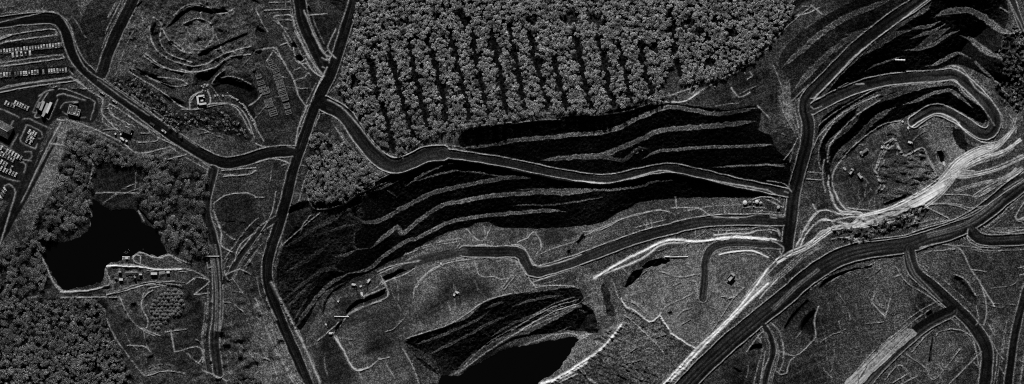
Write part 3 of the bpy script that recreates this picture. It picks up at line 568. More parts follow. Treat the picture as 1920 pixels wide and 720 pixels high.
# ---- solve the heights -------------------------------------------------------------------------
FX, FY = 2560, 1152
gx = np.zeros((FY, FX)); gy = np.zeros((FY, FX)); gx[:NY, :NX] = GX; gy[:NY, :NX] = GY
kx = 2 * np.pi * np.fft.fftfreq(FX)[None, :]; ky = 2 * np.pi * np.fft.fftfreq(FY)[:, None]
k0 = 1 / 160.0
hh = -1j * (kx * np.fft.fft2(gx) + ky * np.fft.fft2(gy)) / (kx ** 2 + ky ** 2 + k0 ** 2)
H = np.real(np.fft.ifft2(hh))[:NY, :NX].astype(np.float32) * PX
H -= H.mean()
H += ADD + BERM
grit = RNG.random((NY, NX)).astype(np.float32) - 0.5
H += ROUGH * (grit * 0.45 + n2 * 1.3 + n4 * 2.0) * 0.8 * (1 - 0.6 * inner)
BIG = vnoise(130, seed=41) + .6 * vnoise(55, seed=42) + .5 * rotnoise(70, 5, -20, 43) + .35 * rotnoise(60, 4, 70, 44)
SPK = RNG.random((NY, NX)).astype(np.float32)
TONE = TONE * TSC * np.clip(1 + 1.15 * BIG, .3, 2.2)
TONE = TONE * np.clip(1 - BTONE / 0.12, 0, 1) + np.maximum(BTONE, 0) * BSC
TONE = np.clip(TONE, 0.0025, 0.8)

def hgt(u, v):
    j = int(min(max(round(u + PAD), 0), NX - 1)); i = int(min(max(round(v + PAD), 0), NY - 1))
    return float(H[i, j])
def wp(u, v, dz=0.0): return ((u - 960) * PX, (360 - v) * PX, hgt(u, v) + dz)

# ---- water: carve beds and lay sheets ----------------------------------------------------------
def water(pts, name_depth=2.5, amp=1.2, lev=None):
    p = wob(pts, 5, amp, closed=True)
    w, m = polymask(p)
    w2, D, S, A = linedist(np.vstack([p, p[:1]]), 12)
    rim = [hgt(a, b) for a, b in p]
    level = float(np.percentile(rim, 25)) - 0.4 if lev is None else lev
    big = full(1e3); big[w2] = D
    f = np.where(m, 1, 0).astype(np.float32)
    inside = np.zeros((NY, NX), bool); inside[w] = m
    tgt = np.where(inside, level - np.clip(big * 0.5, 0.15, name_depth), level + 0.15 + big * 0.16)
    ring = inside | ((big < 10))
    blend = np.where(inside, 1, np.clip(1 - big / 10, 0, 1))
    H[:] = np.where(ring, H * (1 - blend) + tgt * blend, H)
    return level, p
POND = T(2, "160,180 200,190 260,185 300,165 335,140 345,80 350,30 420,70 500,65 540,120 580,140 600,160 610,200 625,225 600,240 550,235 525,222 500,238 470,255 430,262 400,275 385,330 360,345 300,358 240,368 210,335 190,300 165,240")
PITW = T(4, "685,720 700,690 760,690 800,665 900,610 960,585 1040,575 1120,555 1200,545 1205,560 1170,620 1130,670 1100,690 1060,720 1000,800 640,800")
lev1, pw1 = water(POND)
lev2, pw2 = water(PITW)
BAS = T(25, "735,495 770,490 792,520 792,565 770,575 745,550")
lev3, pw3 = water(BAS, 1.0, .2)

# ---------------------------------------------------------------- materials
def mat(name, base=0.2, rough=0.9, speck=None, attr=False, island=None, metal=0.0, bump=0.0, spec=0.0, patch=0.0):
    m = bpy.data.materials.new(name); m.use_nodes = True
    t = m.node_tree; t.nodes.clear(); N = t.nodes.new; L = t.links.new
    out = N("ShaderNodeOutputMaterial"); b = N("ShaderNodeBsdfPrincipled"); L(b.outputs[0], out.inputs[0])
    b.inputs["Roughness"].default_value = rough; b.inputs["Metallic"].default_value = metal
    b.inputs["Specular IOR Level"].default_value = spec
    val = None
    if attr:
        a = N("ShaderNodeAttribute"); a.attribute_name = "tone"; val = a.outputs["Fac"]
    else:
        v = N("ShaderNodeValue"); v.outputs[0].default_value = base; val = v.outputs[0]
    def mul(a, b_):
        q = N("ShaderNodeMath"); q.operation = 'MULTIPLY'; L(a, q.inputs[0])
        if isinstance(b_, float): q.inputs[1].default_value = b_
        else: L(b_, q.inputs[1])
        return q.outputs[0]
    tc = N("ShaderNodeTexCoord")
    if speck:
        base_val = val
        for sc_, lo, hi, pw in speck:      # stones: every cell its own grey
            vo = N("ShaderNodeTexVoronoi"); vo.inputs["Scale"].default_value = sc_; vo.feature = 'F1'
            L(tc.outputs["Object"], vo.inputs["Vector"])
            sx = N("ShaderNodeSeparateColor"); L(vo.outputs["Color"], sx.inputs[0])
            p = N("ShaderNodeMath"); p.operation = 'POWER'; L(sx.outputs[0], p.inputs[0]); p.inputs[1].default_value = pw
            mr = N("ShaderNodeMapRange"); L(p.outputs[0], mr.inputs[0]); mr.inputs[3].default_value = lo; mr.inputs[4].default_value = hi
            val = mul(val, mr.outputs[0])
        if attr:       # dry graded windrows are more even than raw ground
            mf = N("ShaderNodeMapRange"); L(base_val, mf.inputs[0]); mf.inputs[1].default_value = .05; mf.inputs[2].default_value = .16; mf.inputs[4].default_value = .8
            mx = N("ShaderNodeMix"); mx.data_type = 'FLOAT'; L(mf.outputs[0], mx.inputs[0]); L(val, mx.inputs[2]); L(base_val, mx.inputs[3]); val = mx.outputs[0]
    if island:
        g = N("ShaderNodeNewGeometry"); mr = N("ShaderNodeMapRange")
        p = N("ShaderNodeMath"); p.operation = 'POWER'; L(g.outputs["Random Per Island"], p.inputs[0]); p.inputs[1].default_value = island[2]
        L(p.outputs[0], mr.inputs[0]); mr.inputs[3].default_value = island[0]; mr.inputs[4].default_value = island[1]
        val = mul(val, mr.outputs[0])
        oi = N("ShaderNodeObjectInfo"); mr2 = N("ShaderNodeMapRange"); L(oi.outputs["Random"], mr2.inputs[0]); mr2.inputs[3].default_value = island[3] if len(island) > 3 else .75; mr2.inputs[4].default_value = island[4] if len(island) > 3 else 1.3
        val = mul(val, mr2.outputs[0])
    if patch:          # patches of lighter and darker foliage across the land
        g = N("ShaderNodeNewGeometry"); no = N("ShaderNodeTexNoise"); no.inputs["Scale"].default_value = patch; no.inputs["Detail"].default_value = 2
        L(g.outputs["Position"], no.inputs["Vector"]); mr = N("ShaderNodeMapRange"); L(no.outputs["Fac"], mr.inputs[0])
        mr.inputs[1].default_value = .3; mr.inputs[2].default_value = .7; mr.inputs[3].default_value = .5; mr.inputs[4].default_value = 1.5; val = mul(val, mr.outputs[0])
    cc = N("ShaderNodeCombineColor"); [L(val, cc.inputs[i]) for i in range(3)]
    L(cc.outputs[0], b.inputs["Base Color"])
    if bump:
        no = N("ShaderNodeTexNoise"); no.inputs["Scale"].default_value = 1.4; no.inputs["Detail"].default_value = 3
        L(tc.outputs["Object"], no.inputs["Vector"])
        bu = N("ShaderNodeBump"); bu.inputs["Distance"].default_value = bump; L(no.outputs["Fac"], bu.inputs["Height"]); L(bu.outputs[0], b.inputs["Normal"])
    return m
M = {
 'soil': mat('stony_soil', speck=[(1.3, .3, 2.5, 2.2), (0.35, .75, 1.25, 1)], attr=True, bump=.25),
 'haul': mat('graded_gravel', speck=[(1.3, .5, 1.8, 2.0)], attr=True, bump=.12),
 'paved': mat('worn_asphalt', speck=[(1.3, .5, 1.8, 2.0)], attr=True, bump=.06),
 'floor': mat('pit_floor_gravel', speck=[(1.3, .35, 2.3, 2.2), (.4, .8, 1.2, 1)], attr=True, bump=.2),
 'slope': mat('blasted_rock', speck=[(1.3, .3, 2.4, 2.5)], attr=True, bump=.2),
 'leaf': mat('foliage', .11, .8, island=(.4, 2.5, 1.8), patch=.13), 'leafdark': mat('dark_foliage', .075, .8, island=(.35, 2.8, 2.0), patch=.1),
 'bark': mat('bark', .06, .95, speck=[(4, .6, 1.4, 1)]),
 'white': mat('white_paint', .34, .5, speck=[(2, .8, 1.0, 1)]),
 'grey': mat('grey_paint', .1, .5, speck=[(2, .8, 1.1, 1)]),
 'pale': mat('pale_paint', .2, .45, speck=[(2, .85, 1.0, 1)]),
 'dark': mat('dark_paint', .07, .4), 'rubber': mat('rubber', .03, .9), 'glass': mat('dark_glass', .02, .1, spec=.5),
 'car': mat('car_paint', .075, .45, island=(.1, 2.8, 2.0, .15, 2.0)),
 'steel': mat('dull_steel', .55, .55, metal=.3, speck=[(1.5, .7, 1.1, 1)]),
 'conc': mat('concrete', .11, .9, speck=[(1.5, .6, 1.2, 1)]), 'rock': mat('pale_rock', .18, .95, speck=[(1.2, .5, 1.4, 1)]),
 'spoil': mat('dumped_spoil', .05, .95, speck=[(1.3, .4, 2.0, 2)], bump=.3),
 'roof': mat('roof_felt', .04, .9, speck=[(1.2, .5, 2.0, 2)]), 'roofpale': mat('roof_sheet', .05, .8, speck=[(1.0, .5, 1.6, 2)]),
}
wm = bpy.data.materials.new('still_water'); wm.use_nodes = True
b = wm.node_tree.nodes['Principled BSDF']; b.inputs['Base Color'].default_value = (.0012, .0012, .0012, 1); b.inputs['Roughness'].default_value = .1; b.inputs['Specular IOR Level'].default_value = .08
no = wm.node_tree.nodes.new('ShaderNodeTexNoise'); no.inputs['Scale'].default_value = .8; bu = wm.node_tree.nodes.new('ShaderNodeBump'); bu.inputs['Distance'].default_value = .02
wm.node_tree.links.new(no.outputs['Fac'], bu.inputs['Height']); wm.node_tree.links.new(bu.outputs[0], b.inputs['Normal'])

# ---------------------------------------------------------------- linking helpers
def mesh_np(name, V, Fq, mtl, smooth=False):
    me = bpy.data.meshes.new(name); k = Fq.shape[1]
    me.vertices.add(len(V)); me.vertices.foreach_set("co", np.ascontiguousarray(V, np.float32).ravel())
    me.loops.add(Fq.size); me.loops.foreach_set("vertex_index", np.ascontiguousarray(Fq, np.int32).ravel())
    me.polygons.add(len(Fq)); me.polygons.foreach_set("loop_start", np.arange(0, Fq.size, k, dtype=np.int32))
    if smooth: me.polygons.foreach_set("use_smooth", np.ones(len(Fq), bool))
    me.update(calc_edges=True); me.materials.append(mtl)
    return me
def link(name, me, parent=None, loc=(0, 0, 0), rz=0.0):
    o = bpy.data.objects.new(name, me); COL.objects.link(o); o.location = loc; o.rotation_euler = (0, 0, rz)
    if parent is not None: o.parent = parent
    return o
def tag(o, label=None, cat=None, group=None, kind=None):
    if label: o["label"] = label
    if cat: o["category"] = cat
    if group: o["group"] = group
    if kind: o["kind"] = kind
    return o
def thing(name, label, cat, loc, rz=0.0, group=None):
    return tag(link(name, None, None, loc, rz), label, cat, group)
def dup(root, loc, rz=0.0, label=None, group=None, sc=1.0):
    r = root.copy(); COL.objects.link(r); r.location = loc; r.rotation_euler = (root.rotation_euler[0], root.rotation_euler[1], rz); r.scale = (sc, sc, sc)
    if label: r["label"] = label
    if group: r["group"] = group
    for ch in root.children:
        c = ch.copy(); COL.objects.link(c); c.parent = r
        for g in ch.children:
            d = g.copy(); COL.objects.link(d); d.parent = c
    return r

# ---------------------------------------------------------------- the land as structure sheets
ring = np.array([4, 10, 20, 40, 80, 160, 320, 640, 1300, 2600, 5200.])
def axis(n):
    a = np.arange(n, dtype=float) - PAD
    return np.concatenate([a[0] - ring[::-1], a, a[-1] + ring])
AX, AY = axis(NX), axis(NY); K = len(ring)
HH = np.pad(H, K, mode='edge'); TT = np.pad(TONE, K, mode='edge'); ZZ = np.pad(ZONE, K, mode='edge')
fade = lambda n: np.concatenate([np.linspace(0, 1, K), np.ones(n), np.linspace(1, 0, K)])
HH = HH * np.minimum(fade(NX)[None, :], fade(NY)[:, None])
XX, YY = np.meshgrid((AX - 960) * PX, (360 - AY) * PX)
V = np.stack([XX, YY, HH], -1).reshape(-1, 3).astype(np.float32)
tone = TT.reshape(-1).astype(np.float32)
h_, w_n = HH.shape
idx = np.arange(h_ * w_n, dtype=np.int32).reshape(h_, w_n)
Q = np.stack([idx[1:, :-1], idx[1:, 1:], idx[:-1, 1:], idx[:-1, :-1]], -1).reshape(-1, 4)
zq = ZZ[:-1, :-1].reshape(-1)
for z, nm, mt, lb in ((Z_GROUND, "ground", 'soil', "stony grey ground, rough soil and low scrub around the pits"), (Z_HAUL, "haul_road", 'haul', "dark graded haul roads with wheel tracks, winding round the pits"),
                      (Z_PAVED, "paved_road", 'paved', "dark smooth paved roads and car park lanes at the left"), (Z_FLOOR, "pit_floor", 'floor', "pale gravel floors of the open pits"), (Z_SLOPE, "pit_slope", 'slope', "terraced dark rock walls, blackened with painted shade, with pale benches")):
    q = Q[zq == z]
    if not len(q): continue
    u, inv = np.unique(q, return_inverse=True)
    me = mesh_np(nm, V[u], inv.reshape(-1, 4), M[mt])
    at = me.attributes.new("tone", 'FLOAT', 'POINT'); at.data.foreach_set("value", tone[u])
    tag(link(nm, me), lb, nm.replace("_", " "), kind="structure")
def sheet(name, p, level, label):
    c = p.mean(0); q = c + (p - c) * 1.05
    for i in range(len(p)):      # grow outwards a little; the bed's rim hides the surplus
        q[i] = p[i] + (p[i] - c) / (np.hypot(*(p[i] - c)) + 1e-6) * 1.5
    bm = bmesh.new(); vs = [bm.verts.new(((a - 960) * PX, (360 - b_) * PX, level)) for a, b_ in q[:-1]]
    es = [bm.edges.new((vs[i], vs[(i + 1) % len(vs)])) for i in range(len(vs))]
    bmesh.ops.triangle_fill(bm, edges=es, use_beauty=True)
    for f in bm.faces:
        if f.normal.z < 0: f.normal_flip()
    me = bpy.data.meshes.new(name); bm.to_mesh(me); bm.free(); me.materials.append(wm)
    tag(link(name, me), label, "water", kind="structure")
sheet("pond_water", pw1, lev1, "black still water of the pond among the trees")
sheet("pit_water", pw2, lev2, "black still water at the bottom of the middle pit")
sheet("basin_water", pw3, lev3, "small black water basin on the right pit floor")

# ---------------------------------------------------------------- mesh builders
class MB:
    def __init__(s): s.bm = bmesh.new()
    def box(s, cx, cy, z0, sx, sy, sz, rz=0.0, taper=1.0, bev=0.0):
        r = bmesh.ops.create_cube(s.bm, size=1.0); vs = r['verts']; c, n = math.cos(rz), math.sin(rz)
        for v in vs:
            k = taper if v.co.z > 0 else 1.0
            x, y = v.co.x * sx * k, v.co.y * sy * k
            v.co = (cx + x * c - y * n, cy + x * n + y * c, z0 + (v.co.z + .5) * sz)
        if bev: bmesh.ops.bevel(s.bm, geom=list({e for v in vs for e in v.link_edges}), offset=bev, segments=2, affect='EDGES')
        return s
    def cyl(s, a, b, r, r2=None, seg=14):
        a, b = np.array(a, float), np.array(b, float); d = b - a; L = np.linalg.norm(d); d /= L
        up = np.array([0, 0, 1.]) if abs(d[2]) < .9 else np.array([1., 0, 0])
        e1 = np.cross(d, up); e1 /= np.linalg.norm(e1); e2 = np.cross(d, e1)
        r2 = r if r2 is None else r2
        A = [s.bm.verts.new(a + r * (e1 * math.cos(t) + e2 * math.sin(t))) for t in np.linspace(0, 2 * math.pi, seg, endpoint=False)]
        B = [s.bm.verts.new(b + r2 * (e1 * math.cos(t) + e2 * math.sin(t))) for t in np.linspace(0, 2 * math.pi, seg, endpoint=False)]
        for i in range(seg): s.bm.faces.new((A[i], A[(i + 1) % seg], B[(i + 1) % seg], B[i]))
        s.bm.faces.new(A[::-1]); s.bm.faces.new(B)
        return s
    def prism(s, pts, y0, y1):      # profile in x-z, extruded along y
        A = [s.bm.verts.new((x, y0, z)) for x, z in pts]; B = [s.bm.verts.new((x, y1, z)) for x, z in pts]; n = len(pts)
        for i in range(n): s.bm.faces.new((A[i], A[(i + 1) % n], B[(i + 1) % n], B[i]))
        s.bm.faces.new(A[::-1]); s.bm.faces.new(B)
        return s
    def mesh(s, name, m):
        bmesh.ops.recalc_face_normals(s.bm, faces=s.bm.faces)
        me = bpy.data.meshes.new(name); s.bm.to_mesh(me); s.bm.free(); me.materials.append(M[m]); return me
def part(name, mb, m, parent): return link(name, mb.mesh(name, m), parent)

# ---- trees
def crown_arrays(rad, height, nleaf, nl, rng, leaf=0.75, z0=None, core=True):
    """leaf clumps spread over a few lobes, with an uneven inner mass of larger sprays"""
    z0 = height * .35 if z0 is None else z0
    lobes = []
    for i in range(nl):
        a = rng.uniform(0, 6.28); rr = rad * rng.uniform(.3, .85) if i else 0
        lr = rad * (rng.uniform(.28, .5) if i else .5)
        lobes.append((rr * math.cos(a), rr * math.sin(a), height - lr * rng.uniform(.95, 1.4) - (0 if i == 0 else rng.uniform(0, height * .1)), lr))
    P = []; S = []
    for k in range(nleaf):
        lx, ly, lz, lr = lobes[rng.integers(0, nl)]
        d = rng.normal(0, 1, 3); d /= np.linalg.norm(d)
        q = rng.uniform(.55, 1.05) ** .7
        P.append((lx + d[0] * lr * q, ly + d[1] * lr * q, lz + d[2] * lr * q * 1.05)); S.append(leaf * rng.uniform(.5, 1.25))
    P = np.array(P); S = np.array(S)[:, None]
    n = rng.normal(0, 1, (len(P), 3)) * .75 + (P - np.array([0, 0, height * .6])) / rad * .9 + np.array([0, .35, .55])
    n /= np.linalg.norm(n, axis=1, keepdims=True)
    t = np.cross(n, rng.normal(0, 1, (len(P), 3))); t /= np.linalg.norm(t, axis=1, keepdims=True); b_ = np.cross(n, t)
    jit = lambda: rng.uniform(.5, 1.1, (len(P), 1))
    Vv = np.stack([P - t * S * .5 * jit(), P - b_ * S * .5 * jit() + n * S * .12, P + t * S * .5 * jit(), P + b_ * S * .5 * jit() + n * S * .12], 1).reshape(-1, 3)
    return Vv, np.arange(len(Vv)).reshape(-1, 4)
def make_tree(name, rad, height, nleaf, nl, seed, leaf=.75):
    lm = 'leafdark' if name in ('woodland_tree', 'broadleaf_tree', 'bush') else 'leaf'
    rng = np.random.default_rng(seed)
    root = link(name, None, None, (0, 0, -500))
    Vv, Fv = crown_arrays(rad, height, nleaf, nl, rng, leaf)
    link("crown", mesh_np("crown", Vv, Fv, M[lm]), root)
    mb = MB(); mb.cyl((0, 0, -.3), (0, 0, height * .62), .2 * height / 7, .09 * height / 7, 7)
    for i in range(4):
        a = rng.uniform(0, 6.28); z = height * rng.uniform(.3, .5)
        mb.cyl((0, 0, z), (rad * .55 * math.cos(a), rad * .55 * math.sin(a), z + height * .25), .08, .03, 5)
    part("trunk", mb, 'bark', root)
    return root
def kinds(name, n, rad, height, nleaf, nl, seed, leaf):
    return [make_tree(name, rad * (0.92 + .08 * (i % 3)), height * (.92 + .06 * (i % 4)), nleaf, nl, seed + i, leaf) for i in range(n)]
def inpoly(P, x, y):
    c = False; n = len(P)
    for i in range(n):
        ax, ay = P[i]; bx, by = P[(i + 1) % n]
        if (ay > y) != (by > y) and x < (bx - ax) * (y - ay) / (by - ay) + ax: c = not c
    return c
def scatter(P, s, jit, skip=0.0, rowgap=None):
    out = []; xs = [p[0] for p in P]; ys = [p[1] for p in P]
    y = max(min(ys), -14); r = 0
    while y < min(max(ys), 734):
        x = max(min(xs), -14) + (s / 2 if r % 2 else 0)
        while x < min(max(xs), 1934):
            a, b_ = x + random.uniform(-jit, jit), y + random.uniform(-jit, jit)
            if random.random() >= skip and inpoly(P, a, b_) and not (rowgap and rowgap(a, b_)): out.append((a, b_))
            x += s
        y += s * .88; r += 1
    return out
# dark lanes between the plantation strips, each (x at the top, y top, x bottom, y bottom)
BLOBS = [(760, 42, 8), (862, 25, 10), (872, 38, 9), (700, 88, 7), (745, 45, 6), (665, 150, 8), (960, 50, 6), (1000, 35, 8), (1070, 34, 14), (1110, 35, 10), (1085, 75, 8), (1140, 120, 8), (1080, 110, 9), (1125, 45, 6), (820, 30, 5), (1310, 60, 8), (1340, 40, 7), (1372, 62, 8),
         (920, 90, 7), (670, 158, 7), (1225, 90, 7), (1290, 45, 6), (1010, 112, 8), (780, 70, 6), (1330, 115, 8)]
def lane(x, y):
    for L in LANES:
        for (ax, ay), (bx, by) in zip(L[:-1], L[1:]):
            dx, dy = bx - ax, by - ay; q = dx * dx + dy * dy
            t = min(1, max(0, ((x - ax) * dx + (y - ay) * dy) / q))
            if math.hypot(x - ax - t * dx, y - ay - t * dy) < 5.8 + 1.6 * math.sin(x * .21 + y * .13): return True
    if any(math.hypot((x - a) / 1.3, y - b_) < c for a, b_, c in BLOBS): return True
    return inpoly(T(5, "590,150 605,230 640,330 600,365 545,345 600,240"), x, y)
def strip_no(x, y):
    n = 0
    for L in LANES[:14]:
        (ax, ay), (bx, by) = L[0], L[-1]
        if x > ax + (bx - ax) * (y - ay) / (by - ay): n += 1
    return n
ORD = ["first", "second", "third", "fourth", "fifth", "sixth", "seventh", "eighth", "ninth", "tenth", "eleventh", "twelfth", "thirteenth", "fourteenth", "fifteenth"]
def plant(protos, spots, label, group, smin=.85, smax=1.2):
    for i, (u, v) in enumerate(spots):
        p = protos[i % len(protos)]
        lb = label(u, v) if callable(label) else label
        gp = group(u, v) if callable(group) else group
        o = dup(p, wp(u, v, -.2), random.uniform(0, 6.28), lb, gp, random.uniform(smin, smax))
def drop(protos):
    for p in protos:
        for c in list(p.children): bpy.data.objects.remove(c)
        bpy.data.objects.remove(p)
fs = scatter(FOREST, 6.9, 2.5, 0.04, lane)
CUTY = 152
low = sorted(fs, key=lambda p: -(p[1] + (20 if p[0] < 1240 else -60)))
solo = low[:300]; rest = low[300:]
pt = kinds("plantation_tree", 8, 2.7, 6.0, 400, 7, 100, .6)
for p in pt: p["category"] = "plantation tree"
plant(pt, solo, lambda u, v: "leafy tree in the %s strip from the left, southern part of the plantation" % ORD[strip_no(u, v)], lambda u, v: "trees of the %s plantation strip" % ORD[strip_no(u, v)], .6, 1.2)
drop(pt)
def mass(name, spots, rad, hgt_, nleaf, nl, seed, leaf, smin, smax, label, cat):
    VV, FF, off = [], [], 0
    bank = [crown_arrays(rad * (.9 + .1 * (i % 3)), hgt_ * (.95 + .05 * (i % 4)), nleaf, nl, np.random.default_rng(seed + i), leaf) for i in range(8)]
    for i, (u, v) in enumerate(spots):
        a, s = random.uniform(0, 6.28), random.uniform(smin, smax); Vb, Fb = bank[i % 8]
        c, n = math.cos(a) * s, math.sin(a) * s; x, y, z = wp(u, v, -.2)
        VV.append(np.stack([Vb[:, 0] * c - Vb[:, 1] * n + x, Vb[:, 0] * n + Vb[:, 1] * c + y, Vb[:, 2] * s + z], 1)); FF.append(Fb + off); off += len(Vb)
    tag(link(name, mesh_np(name, np.vstack(VV), np.vstack(FF), M['leafdark' if name == 'woodland' else 'leaf'])), label, cat, kind="stuff")
mass("forest", rest, 2.7, 6.0, 380, 7, 300, .6, .6, 1.25, "dense upper part of the plantation forest between road and pit rim", "forest")

pt = kinds("broadleaf_tree", 6, 4.5, 6.4, 800, 12, 200, .66)
for p in pt: p["category"] = "broadleaf tree"
blk = lambda u, v: inpoly(POND, u, v)
plant(pt, scatter(POND_W, 13.2, 4, .12, blk), "broad tree in the wood on the left shore of the black pond", "trees on the left shore of the pond", .65, 1.15)
plant(pt, scatter(POND_E, 12.5, 4, .2, blk), "broad tree in the wood on the right shore of the black pond", "trees on the right shore of the pond", .6, 1.1)
plant(pt, scatter(POND_N, 12, 4, .25, blk), "broad tree in the belt above the black pond", "trees above the pond", .6, .95)
drop(pt)
pt = kinds("woodland_tree", 6, 3.2, 4.8, 520, 9, 240, .6)
for p in pt: p["category"] = "woodland tree"
sw = sorted(scatter(WOOD_SW, 9.6, 3.2, .06), key=lambda p: p[1])
mass("woodland", sw[270:], 3.2, 4.8, 500, 9, 340, .6, .75, 1.25, "dense lower part of the large wood at the bottom left corner", "woodland")
plant(pt, sw[:270], "dense tree in the large wood at the bottom left corner", "trees of the wood in the bottom left corner", .75, 1.25)
plant(pt, scatter(WOOD_SE, 10, 3, .1), "tree in the small clump right of the bottom left wood", "trees of the small clump by the dirt tracks", .7, 1.1)
drop(pt)
pt = kinds("small_tree", 6, 2.6, 4.0, 420, 8, 260, .55)
for p in pt: p["category"] = "small tree"
gapw = lambda u, v: math.hypot(u - 585, v - 285) < 9 or math.hypot(u - 597, v - 317) < 7 or math.hypot(u - 620, v - 272) < 6
plant(pt, scatter(WOOD_MID, 7.4, 2.8, .08, gapw), "small tree in the triangular wood inside the haul road bend", "trees of the triangular wood", .75, 1.25)
drop(pt)
pt = kinds("bush", 5, 2.2, 2.8, 170, 5, 280, .7)
for p in pt: p["category"] = "bush"
plant(pt, scatter(WOOD_N, 8, 3, .25), "scrubby bush beside the diagonal road in the upper left", "bushes along the diagonal road", .6, 1.2)
plant(pt, scatter(WOOD_CUT, 10, 3.5, .2), "bush on the slope below the pale haul ramp", "bushes below the pale ramp", .6, 1.3)
plant(pt, scatter(WOOD_NE, 10, 3, .3), "bush on the rough bank at the upper right edge", "bushes on the upper right bank", .6, 1.2)
for q, lb, gp in ((T(7, "295,130 320,128 340,125 355,118 370,112"), "bush in the short row beside the upper haul road", "bushes beside the upper haul road"),
                  (T(5, "450,550 465,560 480,552 490,565 470,575 455,570"), "bush in the cluster on the pit terrace", "bushes on the pit terrace"),
                  (T(5, "660,378 690,365 715,350 760,325 800,305 830,290"), "bush along the pale track at the forest corner", "bushes along the forest corner track")):
    plant(pt, q, lb, gp, .4, .7)
drop(pt)

# ---- vehicles
def make_car(kind):
    r = thing({"car": "parked_car", "pickup": "pickup_truck"}[kind], "", "car" if kind == "car" else "pickup truck", (0, 0, -500))
    L_, W_ = (4.5, 1.85) if kind == "car" else (5.4, 2.0)
    mb = MB(); mb.box(0, 0, .35, L_, W_, .5, bev=.12); mb.box(0, 0, .8, L_ * .96, W_ * .94, .14, taper=.95)
    if kind == "pickup":
        mb.box(-1.55, -.92, .94, 2.1, .1, .38); mb.box(-1.55, .92, .94, 2.1, .1, .38); mb.box(-2.58, 0, .94, .1, 1.75, .38)
    part("body", mb, 'car', r)
    cab = part("cabin", MB().box(-.15 if kind == "car" else .45, 0, .93, 2.3 if kind == "car" else 1.6, 1.62, .52, taper=.78, bev=.06), 'glass', r)
    link("roof", MB().box(-.15 if kind == "car" else .45, 0, 1.45, 1.7 if kind == "car" else 1.2, 1.25, .06).mesh("roof", 'car'), cab)
    wh = MB().cyl((0, -.12, 0), (0, .12, 0), .34).mesh("wheel", 'rubber')
    for sx in (-1, 1):
        for sy in (-1, 1): link("wheel", wh, r, (sx * L_ * .31, sy * W_ * .46, .34))
    hl = MB().box(0, 0, 0, .08, .32, .16).mesh("headlight", 'white')
    for sy in (-1, 1): link("headlight", hl, r, (L_ / 2, sy * .65, .62))
    return r
car0, pick0 = make_car("car"), make_car("pickup")
def angw(a): return R(-a)                       # picture angle (clockwise, degrees) to world
def row(p0, p1, n, ang, label, group, proto=car0, skip=.1, jit=.4):
    for i in range(n):
        if random.random() < skip: continue
        t = (i + .5) / n; u, v = p0[0] + (p1[0] - p0[0]) * t, p0[1] + (p1[1] - p0[1]) * t
        dup(proto, wp(u + random.uniform(-jit, jit), v + random.uniform(-jit, jit), .08), angw(ang) + random.choice((0, math.pi)) + random.uniform(-.04, .04), label, group)
row((0, 97), (118, 84), 22, 83, "car parked in the upper long row of the left car park", "cars in the upper long row")
row((20, 103), (60, 98), 5, 83, "pickup parked below the upper long car row", "pickups below the upper long row", pick0, .2)
row((0, 141), (126, 131), 24, 83, "car parked in the lower long row of the left car park", "cars in the lower long row")
row((8, 192), (30, 200), 4, 115, "car in the short slanting row above the gabled building", "cars above the gabled building")
row((26, 192), (54, 204), 6, 115, "car in the slanting row left of the lorry trailers", "cars left of the lorry trailers")
row((0, 276), (42, 298), 8, 118, "car in the topmost row of the lower left car park", "cars in the topmost lower-left row", skip=.2)
row((0, 287), (28, 301), 6, 118, "car in the second row from the top of the lower left car park", "cars in the second lower-left row")
row((0, 302), (24, 316), 5, 118, "car in the third row from the top of the lower left car park", "cars in the third lower-left row")
row((0, 315), (32, 329), 6, 118, "car in the fourth row from the top of the lower left car park", "cars in the fourth lower-left row")
row((0, 372), (11, 352), 4, 60, "car in the lowest row at the left edge", "cars in the lowest row at the left edge", skip=0)
k = 0
for u, v in T(12, "330,460 375,475 400,492 345,488 318,525 350,532 305,560 368,555 345,580"):
    k += 1; dup(car0, wp(u, v, .08), angw(118) + random.uniform(-.05, .05), "car parked in the small square loop beside the gabled building", "cars in the small square loop")
for (u, v), lb in zip(((192, 174), (215, 190), (285, 232.5), (307, 246)), ("lone car on the diagonal road above the toll building, farthest up the road", "second car down the diagonal road, above the grass island", "third car down the diagonal road, right of the toll canopy", "lowest car on the diagonal road")):
    dup(pick0, wp(u, v, .08), angw(36), lb, "vehicles on the diagonal road", 1.0)
for o in (car0, pick0):
    for c in list(o.children_recursive): bpy.data.objects.remove(c)
    bpy.data.objects.remove(o)

def trailer(u, v, ang, L_, label, m='pale'):
    r = thing("lorry_trailer", label, "trailer", wp(u, v, .1), angw(ang), "trailers in the slanting lorry park")
    mb = MB().box(0, 0, 1.1, L_, 2.5, 2.6, bev=.05)
    for k in range(int(L_ / .8)): mb.box(-L_ / 2 + .5 + k * .8, 0, 3.70, .1, 2.4, .05)
    part("box_body", mb, m, r); part("chassis", MB().box(0, 0, .8, L_ * .95, 1.1, .28), 'dark', r)
    wh = MB().cyl((0, -.3, 0), (0, .3, 0), .5).mesh("wheel", 'rubber')
    for x in (-L_ * .4, -L_ * .26):
        for y in (-.95, .95): link("wheel", wh, r, (x, y, .5))
    return r
trailer(73, 197, -68, 6, "short trailer at the left end of the slanting lorry park", 'grey'); trailer(79.5, 198.5, -68, 9, "second trailer from the left in the slanting lorry park")
trailer(86.5, 203, -66, 10, "third trailer from the left in the slanting lorry park"); trailer(92, 202, -66, 11, "rightmost bright trailer in the slanting lorry park", 'white'); trailer(82, 215, -60, 4, "short trailer below the others in the lorry park", 'pale')

